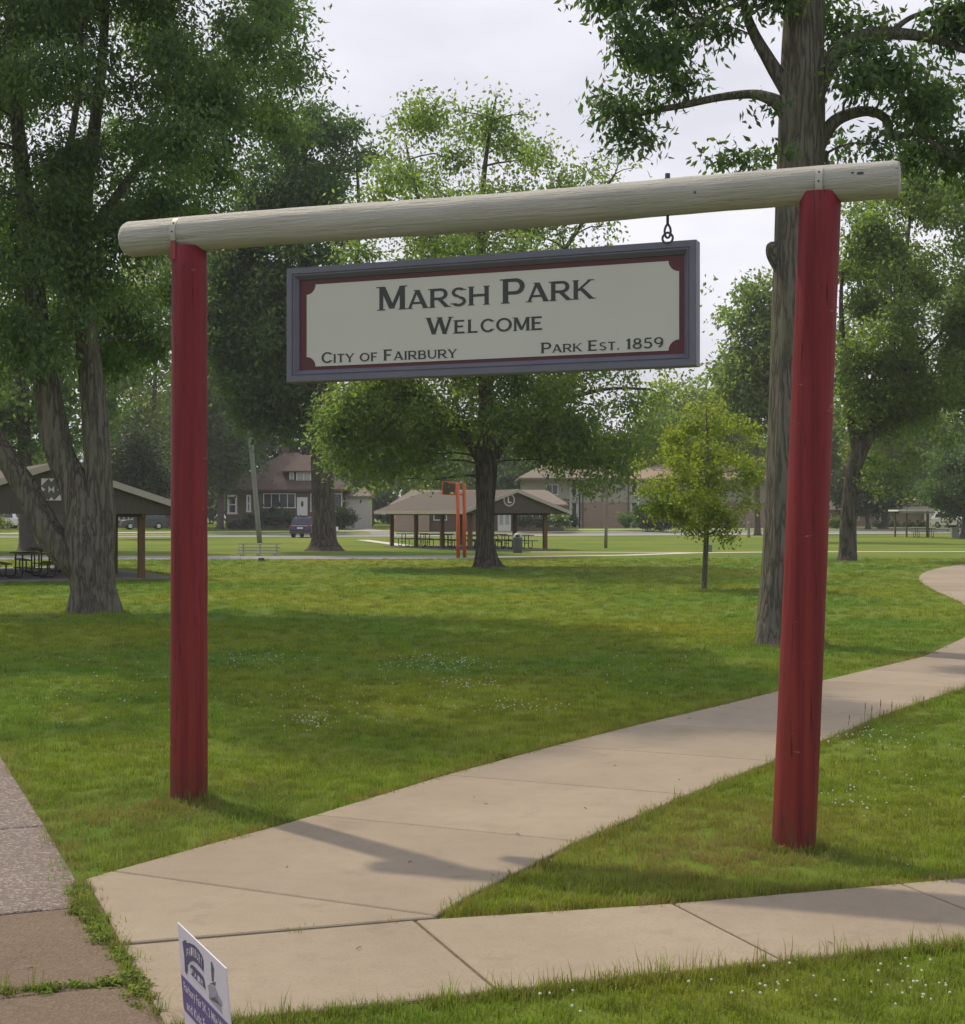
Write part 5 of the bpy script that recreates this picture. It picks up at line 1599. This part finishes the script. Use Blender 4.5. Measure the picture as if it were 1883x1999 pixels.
# ------------------------------------------------------------------ cars
def car(label, loc, rz, paint, L=4.5, W=1.85, H=1.68, name='parked_car'):
    c = thing(name, label, 'car', loc, rz)
    # side outline in (x forward, z); body lower shell and cabin as lofts with tumblehome
    low = [(-L / 2, .34), (-L / 2 - .03, .62), (-L / 2 + .02, .98), (-L / 2 + .35, 1.04), (L * .18, 1.02), (L * .40, .92), (L / 2 - .03, .80), (L / 2, .50), (L / 2 - .06, .30)]
    m = MB()
    n = len(low)
    ys = [(-W / 2, .0), (-W / 2 + .07, .03), (W / 2 - .07, .03), (W / 2, .0)]
    vs = []
    for y, g in ys:
        k = .97 if g == 0 else 1.0
        vs += [(x * k, y, z * (1 if z < .9 or g else .985)) for x, z in low]
    fs = [tuple(range(n))[::-1], tuple(range(3 * n, 4 * n))]
    for j in range(3):
        for i in range(n): fs.append((j * n + i, j * n + (i + 1) % n, (j + 1) * n + (i + 1) % n, (j + 1) * n + i))
    m.add(vs, fs); m.build('body', M[paint], c)
    cab = [(-L / 2 + .06, .98), (-L / 2 + .34, H - .07), (-L / 2 + .7, H), (L * .02, H - .02), (L * .12, H - .08), (L * .27, 1.0)]
    m = MB(); n = len(cab)
    vs = [(x, -W / 2 + .06 + .20 * (z - .98) / (H - .98), z) for x, z in cab] + [(x, W / 2 - .06 - .20 * (z - .98) / (H - .98), z) for x, z in cab]
    m.add(vs, [tuple(range(n))[::-1], tuple(range(n, 2 * n))] + [(i, (i + 1) % n, n + (i + 1) % n, n + i) for i in range(n)])
    m.build('cabin', M[paint], c)
    def back(z, yk):                               # a point on the sloping tailgate
        t = (z - .98) / (H - .07 - .98)
        hw = W / 2 - .06 - .20 * (z - .98) / (H - .98)
        return Vector((-L / 2 + .06 + .28 * t - .012, hw * yk, z))
    MB().add([back(1.10, -.84), back(1.10, .84), back(1.50, .84), back(1.50, -.84)], [(0, 1, 2, 3)]).build('rear_window', M['glass'], c)
    for s in (-1, 1):
        def sd(x, z): return (x, s * (W / 2 - .06 - .20 * (z - .98) / (H - .98) + .008), z)
        MB().add([sd(-L / 2 + .55, 1.10), sd(L * .17, 1.10), sd(L * .05, 1.52), sd(-L / 2 + .68, 1.52)], [(0, 1, 2, 3)]).build('side_window', M['glass'], c)
        MB().box((-L / 2 - .01, s * (W / 2 - .22), .88), (.06, .34, .17)).build('tail_light', M['lamp_red'], c)
        MB().box((L / 2 - .05, s * (W / 2 - .24), .72), (.06, .34, .14)).build('headlight', M['chrome'], c)
        for x in (-L * .30, L * .31):
            w = MB(); w.tube([(x, s * (W / 2 - .23), .33), (x, s * (W / 2 + .005), .33)], .335, 18)
            wo = w.build('wheel', M['rubber'], c)
            rm = MB(); rm.tube([(x, s * (W / 2 - .02), .33), (x, s * (W / 2 + .012), .33)], .20, 12); rm.build('rim', M['chrome'], wo)
        MB().box((L * .15, s * (W / 2 + .07), 1.08), (.12, .18, .13)).build('mirror', M[paint], c)
    # windscreen
    MB().add([(L * .255, -.68, 1.06), (L * .255, .68, 1.06), (L * .148, .60, H - .14), (L * .148, -.60, H - .14)], [(0, 1, 2, 3)]).build('windscreen', M['glass'], c)
    MB().box((-L / 2 - .045, 0, .80), (.02, .50, .13)).build('number_plate', M['white'], c)
    MB().box((-L / 2 - .04, 0, .44), (.12, W - .1, .2)).build('bumper', M['gable'], c)
    MB().box((-L / 2 - .035, 0, .985), (.05, W - .5, .045)).build('trim', M['chrome'], c)
    MB().box((L / 2 - .02, 0, .40), (.10, W - .1, .2)).build('bumper', M['gable'], c)
    for s in (-1, 1): MB().tube([(-L / 2 + .75, s * .58, H + .01), (-L / 2 + .8, s * .58, H + .05), (0, s * .58, H + .04), (.1, s * .58, H - .0)], .018, 5).build('roof_rail', M['chrome'], c)
    return c
Dc = 124.0
cp = P(590, 1050, Dc)
car('dark blue suv parked on the street by the dark oak, seen from behind', (cp.x + .15, Dc + 2.0, .012), R(82), 'car_blue')
wv = P(1818, 1030, 165)
car('white suv parked by the white columns at the far right', (wv.x + .3, 158, gz(0, 158)), R(-60), 'car_white', 4.9, 1.95, 1.85)
cw = P(1893, 1030, 160)
car('pale van parked at the far right behind the low dark tree', (cw.x, 160, gz(0, 160)), R(0), 'car_white', 5.0, 1.95, 1.9, 'parked_van')
cl_ = P(8, 1024, 150)
car('white car parked far behind the left pavilion', (cl_.x - 1.2, 152, gz(0, 152)), R(178), 'car_white', 4.6, 1.8, 1.5)
cd = P(276, 1028, 146)
car('dark car with bright lamps parked far behind the pavilion posts', (cd.x, 147, gz(0, 147)), R(200), 'bin', 4.5, 1.8, 1.5)

# ------------------------------------------------------------------ grass, weeds, clover
def paved_mask(xy, grow=0.0):
    m = np.zeros(len(xy), bool)
    for p in PAVED:
        a = np.array([(q[0], q[1]) for q in p], float)
        lo, hi = a.min(0), a.max(0)
        s = (xy[:, 0] > lo[0]) & (xy[:, 0] < hi[0]) & (xy[:, 1] > lo[1]) & (xy[:, 1] < hi[1])
        if s.any():
            idx = np.where(s)[0]
            m[idx[pts_in_poly(p, xy[idx])]] = True
    return m

def tuft(name, nb, h0, h1, spread, w, seed, mat, lean=.6):
    g = random.Random(seed)
    vs, fs = [], []
    for _ in range(nb):
        a, r = g.uniform(0, 6.283), spread * math.sqrt(g.random())
        bx, by = r * math.cos(a), r * math.sin(a)
        h = g.uniform(h0, h1)
        th = g.uniform(0, 6.283); l = lean * g.random() * h
        dx, dy = math.cos(th), math.sin(th)
        px, py = -dy * w / 2, dx * w / 2
        n = len(vs)
        vs += [(bx - px, by - py, -.005), (bx + px, by + py, -.005), (bx + dx * l * .35 + px * .8, by + dy * l * .35 + py * .8, h * .55), (bx + dx * l * .35 - px * .8, by + dy * l * .35 - py * .8, h * .55), (bx + dx * l, by + dy * l, h * (1 - .25 * l / h))]
        fs += [(n, n + 1, n + 2, n + 3), (n + 3, n + 2, n + 4)]
    me = bpy.data.meshes.new(name)
    me.from_pydata(vs, [], fs)
    me.materials.append(mat)
    return bpy.data.objects.new(name, me)

def scatter(name, label, xyz, scl, dry, protos, seed):
    me = bpy.data.meshes.new(name)
    me.from_pydata([tuple(p) for p in xyz], [], [])
    for nm, val in (('scl', scl), ('dry', dry)):
        at = me.attributes.new(nm, 'FLOAT', 'POINT')
        at.data.foreach_set('value', np.asarray(val, np.float32))
    o = link_mesh(name, me, None)
    tag(o, label, None, None, 'stuff')
    coll = bpy.data.collections.new(name + '_kinds')
    for p in protos: coll.objects.link(p)
    ng = bpy.data.node_groups.new(name + '_scatter', 'GeometryNodeTree')
    ng.interface.new_socket('Geometry', in_out='INPUT', socket_type='NodeSocketGeometry')
    ng.interface.new_socket('Geometry', in_out='OUTPUT', socket_type='NodeSocketGeometry')
    N, L = ng.nodes, ng.links
    i, ou = N.new('NodeGroupInput'), N.new('NodeGroupOutput')
    iop = N.new('GeometryNodeInstanceOnPoints')
    ci = N.new('GeometryNodeCollectionInfo')
    ci.inputs['Collection'].default_value = coll
    ci.inputs['Separate Children'].default_value = True
    ci.inputs['Reset Children'].default_value = True
    ri = N.new('FunctionNodeRandomValue'); ri.data_type = 'INT'
    ri.inputs[4].default_value = 0; ri.inputs[5].default_value = len(protos) - 1
    ri.inputs['Seed'].default_value = seed
    rr = N.new('FunctionNodeRandomValue'); rr.data_type = 'FLOAT_VECTOR'
    rr.inputs[0].default_value = (-.12, -.12, 0); rr.inputs[1].default_value = (.12, .12, 6.283)
    rr.inputs['Seed'].default_value = seed + 1
    na = N.new('GeometryNodeInputNamedAttribute'); na.data_type = 'FLOAT'; na.inputs['Name'].default_value = 'scl'
    L.new(i.outputs[0], iop.inputs['Points'])
    L.new(ci.outputs[0], iop.inputs['Instance'])
    iop.inputs['Pick Instance'].default_value = True
    L.new(ri.outputs[2], iop.inputs['Instance Index'])
    L.new(rr.outputs[0], iop.inputs['Rotation'])
    L.new(na.outputs[0], iop.inputs['Scale'])
    L.new(iop.outputs[0], ou.inputs[0])
    md = o.modifiers.new('scatter', 'NODES')
    md.node_group = ng
    return o

def band(d0, d1, dens, g, side_m=1.6):
    n = int(dens * (.36 * (d1 * d1 - d0 * d0) + 2 * side_m * (d1 - d0)))
    d = np.sqrt(g.uniform(d0 * d0, d1 * d1, n))
    x = g.uniform(-1, 1, n) * (.36 * d + side_m)
    return np.stack([x, d], 1)

g = np.random.default_rng(5)
xy, sc_ = [], []
for d0, d1, dn, s in ((4.2, 8, 260, 1.0), (8, 12, 170, 1.05), (12, 18, 90, 1.15), (18, 28, 46, 1.35), (28, 45, 17, 1.6), (45, 66, 6, 1.9)):
    b = band(d0, d1, dn, g)
    xy.append(b); sc_.append(np.full(len(b), s) * g.uniform(.7, 1.25, len(b)))
xy = np.concatenate(xy); sc_ = np.concatenate(sc_)
ok = ~paved_mask(xy)
xy, sc_ = xy[ok], sc_[ok]
def near_edge(xy, dist):
    out = np.zeros(len(xy), bool)
    for dx, dy in ((dist, 0), (-dist, 0), (0, dist), (0, -dist)):
        out |= paved_mask(xy + np.array([dx, dy]))
    return out
nr = xy[:, 1] < 30
dry = np.clip(g.normal(.04, .16, len(xy)), 0, .7)
pat = np.sin(xy[:, 0] * 2.3 + 1.7 * np.sin(xy[:, 1] * 1.1)) * np.sin(xy[:, 1] * 1.9 + 1.3 * np.sin(xy[:, 0] * 1.4 + 2))
dry = np.clip(dry + np.clip(pat - .35, 0, 1) * .5 * g.random(len(xy)) * np.clip((20 - xy[:, 1]) / 10, 0, 1), 0, .8)
edge = np.zeros(len(xy), bool)
edge[nr] = near_edge(xy[nr], .07)
dry[edge] = np.clip(dry[edge] + g.uniform(.25, .95, edge.sum()), 0, .9)
# worn dry patch in the turf left of the right post, and round both post feet
for (cx_, cy_, rx, ry, am) in ((G(1330, 1680).x, G(1330, 1680).y, .55, .6, 1.3), (1.86, 8.75, .4, .45, .7), (-2.05, 10.2, .4, .5, .45), (G(1450, 1600).x, G(1450, 1600).y, .7, .7, .8), (G(250, 1600).x, G(250, 1600).y, .9, 1.0, .5)):
    q = np.exp(-(((xy[:, 0] - cx_) / rx) ** 2 + ((xy[:, 1] - cy_) / ry) ** 2))
    dry = np.clip(dry + q * am * g.uniform(.3, 1.1, len(xy)), 0, .95)
# the far side of the street lawns rise slightly; none of the blades reach that far
xyz = np.concatenate([xy, np.zeros((len(xy), 1))], 1)
protos = [tuft('blade_tuft', 30, .018, .048, .078, .0042, 40 + i, M['blade'], 1.0) for i in range(5)] + [tuft('blade_tuft', 22, .03, .065, .07, .004, 60, M['blade'], 1.0)]
scatter('grass', 'short mown grass blades covering the lawn', xyz, sc_, dry, protos, 3)
# longer ragged grass along the sidewalk's near edge and the path's lower edge
ex = []
def edge_pts(a, b, n, wid, g):
    t = g.random(n)[:, None]
    p = np.array(a[:2])[None] * (1 - t) + np.array(b[:2])[None] * t
    return p + g.normal(0, wid, (n, 2))
for a, b in zip(SWW[:-1], SWW[1:]):
    ex.append(edge_pts(a[1] - Vector((0, .05, 0)), b[1] - Vector((0, .05, 0)), 170, .03, g))
for i in range(0, 8):
    ex.append(edge_pts(JW[i][1] + Vector((.05, -.03, 0)), JW[i + 1][1] + Vector((.05, -.03, 0)), 90, .03, g))
for a, b in ((JW[0][1], SWW[2][0]), (SWW[2][0], SWW[3][0])):
    ex.append(edge_pts(a + Vector((.03, .06, 0)), b + Vector((.0, .06, 0)), 90, .02, g))
for i in range(0, 6):
    ex.append(edge_pts(JW[i][0] + Vector((-.03, .04, 0)), JW[i + 1][0] + Vector((-.03, .04, 0)), 70, .03, g))
ex += [edge_pts(oj[i], oj[i + 1], 30, .02, g) for i in range(0, 2)]
th = np.linspace(0, 6.28, 70)
for c, rr_ in (((1.856, 8.90), .15), ((-2.057, 10.41), .15), ((P(1540, 1258, D4).x, D4), .55), ((P(184, 1195, D1).x, D1), .62)):
    ex.append(np.stack([c[0] + (rr_ + g.uniform(0, .05, 70)) * np.cos(th), c[1] + (rr_ + g.uniform(0, .05, 70)) * np.sin(th)], 1))
for a, b, n, wd in (((150, 1730), (168, 1790), 44, .022), ((164, 1782), (216, 1848), 44, .024), ((224, 1848), (300, 1990), 50, .02), ((272, 1925), (0, 1946), 34, .01), ((90, 1945), (96, 1938), 8, .008), ((950, 1490), (985, 1478), 30, .03)):
    ex.append(edge_pts(G(*a), G(*b), n, wd, g))
ex = np.concatenate(ex)
protos2 = [tuft('long_tuft', 14, .03, .075, .05, .004, 80 + i, M['blade'], 1.0) for i in range(5)] + [tuft('long_tuft', 9, .06, .15, .05, .0035, 90, M['blade'], .7)]
scatter('grass', 'longer ragged grass along the concrete edges and post feet', np.concatenate([ex, np.zeros((len(ex), 1))], 1), g.uniform(.5, 1.15, len(ex)), np.clip(g.normal(.3, .25, len(ex)), 0, .9), protos2, 9)

# broad-leaved weeds in the joint between the old sidewalk and the new concrete
def weed_proto(seed):
    q = random.Random(seed)
    vs, fs = [], []
    for _ in range(26):
        a, l, z = q.uniform(0, 6.28), q.uniform(.014, .036), q.uniform(.006, .04)
        w = l * .33
        b = (q.uniform(-.045, .045), q.uniform(-.045, .045))
        dx, dy = math.cos(a), math.sin(a)
        n = len(vs)
        vs += [(b[0], b[1], z * .4), (b[0] + dx * l * .5 - dy * w, b[1] + dy * l * .5 + dx * w, z), (b[0] + dx * l, b[1] + dy * l, z * .8), (b[0] + dx * l * .5 + dy * w, b[1] + dy * l * .5 - dx * w, z)]
        fs.append((n, n + 1, n + 2, n + 3))
    me = bpy.data.meshes.new('weed_leaf')
    me.from_pydata(vs, [], fs)
    me.materials.append(M['blade'])
    return bpy.data.objects.new('weed_leaf', me)
wz = []
def wl_(a, b, n, wd): wz.append(edge_pts(G(*a), G(*b), n, wd, g))
wl_((150, 1732), (168, 1790), 24, .022); wl_((164, 1782), (214, 1848), 34, .026); wl_((222, 1848), (262, 1915), 16, .018); wl_((250, 1905), (300, 1985), 24, .02); wl_((272, 1925), (150, 1932), 22, .014); wl_((150, 1932), (0, 1947), 8, .012); wl_((950, 1490), (985, 1478), 14, .03); wl_((100, 1950), (92, 1935), 5, .01)
wz = np.concatenate(wz)
scatter('weeds', 'low broad leaved weeds in the joint between old and new sidewalk', np.concatenate([wz, np.full((len(wz), 1), .012)], 1), g.uniform(.4, .95, len(wz)), np.clip(g.normal(.12, .15, len(wz)), 0, .6), [weed_proto(s) for s in (1, 2, 3)], 15)
sp_ = MB()
strip_pts = [G(152, 1722), G(168, 1722), G(206, 1790), G(234, 1850), G(322, 2010), G(312, 2010), G(272, 1926), G(215, 1850), G(143, 1780)]
sp_.add([(p.x, p.y, .006) for p in strip_pts], [tuple(range(len(strip_pts)))])
tag(sp_.build('soil', M['soil']), 'bare soil showing in the joint between the two sidewalks', None, None, 'structure')

# clover flowers
cz = []
def clov(x0, x1, y0, y1, n):
    n = int(n * (.75 if y1 < 1500 else .55))
    px = np.clip(g.normal(.5, .24, n), 0, 1) * (x1 - x0) + x0; py = np.clip(g.normal(.5, .24, n), 0, 1) * (y1 - y0) + y0
    for x, y in zip(px, py): cz.append(tuple(G(x, y))[:2])
clov(740, 980, 1278, 1318, 170); clov(400, 620, 1270, 1312, 80); clov(820, 990, 1328, 1350, 60); clov(555, 665, 1398, 1432, 70); clov(900, 1110, 1370, 1396, 60); clov(20, 330, 1260, 1430, 90); clov(420, 900, 1330, 1420, 90)
clov(1590, 1800, 1420, 1470, 70); clov(1590, 1720, 1540, 1590, 40); clov(1640, 1760, 1190, 1205, 40); clov(1700, 1883, 1860, 1995, 46); clov(1220, 1700, 1880, 1999, 40); clov(1600, 1880, 1400, 1700, 50); clov(1000, 1300, 1930, 1999, 10); clov(1150, 1450, 1250, 1360, 40)
cz = np.array(cz); cz = cz[~paved_mask(cz)]
cm = MB()
for x, y in cz:
    r_ = rnd.uniform(.0045, .0078) * (1 + .25 * min(1, max(0, (y - 8) / 10)))
    cm.sphere((x, y, rnd.uniform(.028, .052)), r_, 6, 4, (1, 1, .85))
tag(cm.build('clover', M['clover']), 'white clover flower heads scattered through the lawn', None, None, 'stuff')
# fallen bits on the concrete
tw_ = MB()
for (x, y) in ((925, 1562), (948, 1576), (1142, 1584), (1010, 1635), (1200, 1500), (1345, 1407), (700, 1860), (420, 1895), (60, 1900), (1325, 1528), (1260, 1582), (1405, 1762), (560, 1700), (1620, 1850), (800, 1690)):
    p = G(x, y); a = rnd.uniform(0, 3.1); l = rnd.uniform(.008, .022)
    tw_.tube([(p.x - l * math.cos(a), p.y - l * math.sin(a), .024), (p.x, p.y, .028), (p.x + l * math.cos(a), p.y + l * math.sin(a), .024)], .002, 5)
tag(tw_.build('litter', M['twig']), 'tiny twigs and leaf bits fallen on the concrete', None, None, 'stuff')
# plantain seed stalks at the path's edge
pn = MB()
for (x, y, h_) in ((1686, 1404, .20), (1699, 1402, .16), (1716, 1400, .21), (1738, 1396, .18), (1722, 1402, .12), (1800, 1374, .12), (1655, 1412, .12)):
    p = G(x, y + 8)
    pn.tube([(p.x, p.y, 0), (p.x + .01, p.y, h_ * .7)], .0022, 4); pn.tube([(p.x + .01, p.y, h_ * .7), (p.x + .012, p.y, h_)], [.005, .003], 5)
tag(pn.build('weeds', M['twig']), 'thin brown seed stalks rising at the path edge right of the red post', None, None, 'stuff')

# ------------------------------------------------------------------ smoky summer haze: one closed box of even air
hz = MB(); hz.box((0, 205, 16.5), (680, 510, 36))
hm = bpy.data.materials.new('haze'); hm.use_nodes = True
hn = hm.node_tree.nodes; hn.clear()
ho = hn.new('ShaderNodeOutputMaterial'); hv = hn.new('ShaderNodeVolumePrincipled')
hv.inputs['Color'].default_value = (.93, .96, 1.0, 1)
hv.inputs['Density'].default_value = .0004
hm.node_tree.links.new(hv.outputs['Volume'], ho.inputs['Volume'])
tag(hz.build('haze', hm), 'thin smoky summer haze over the park', None, None, 'stuff')
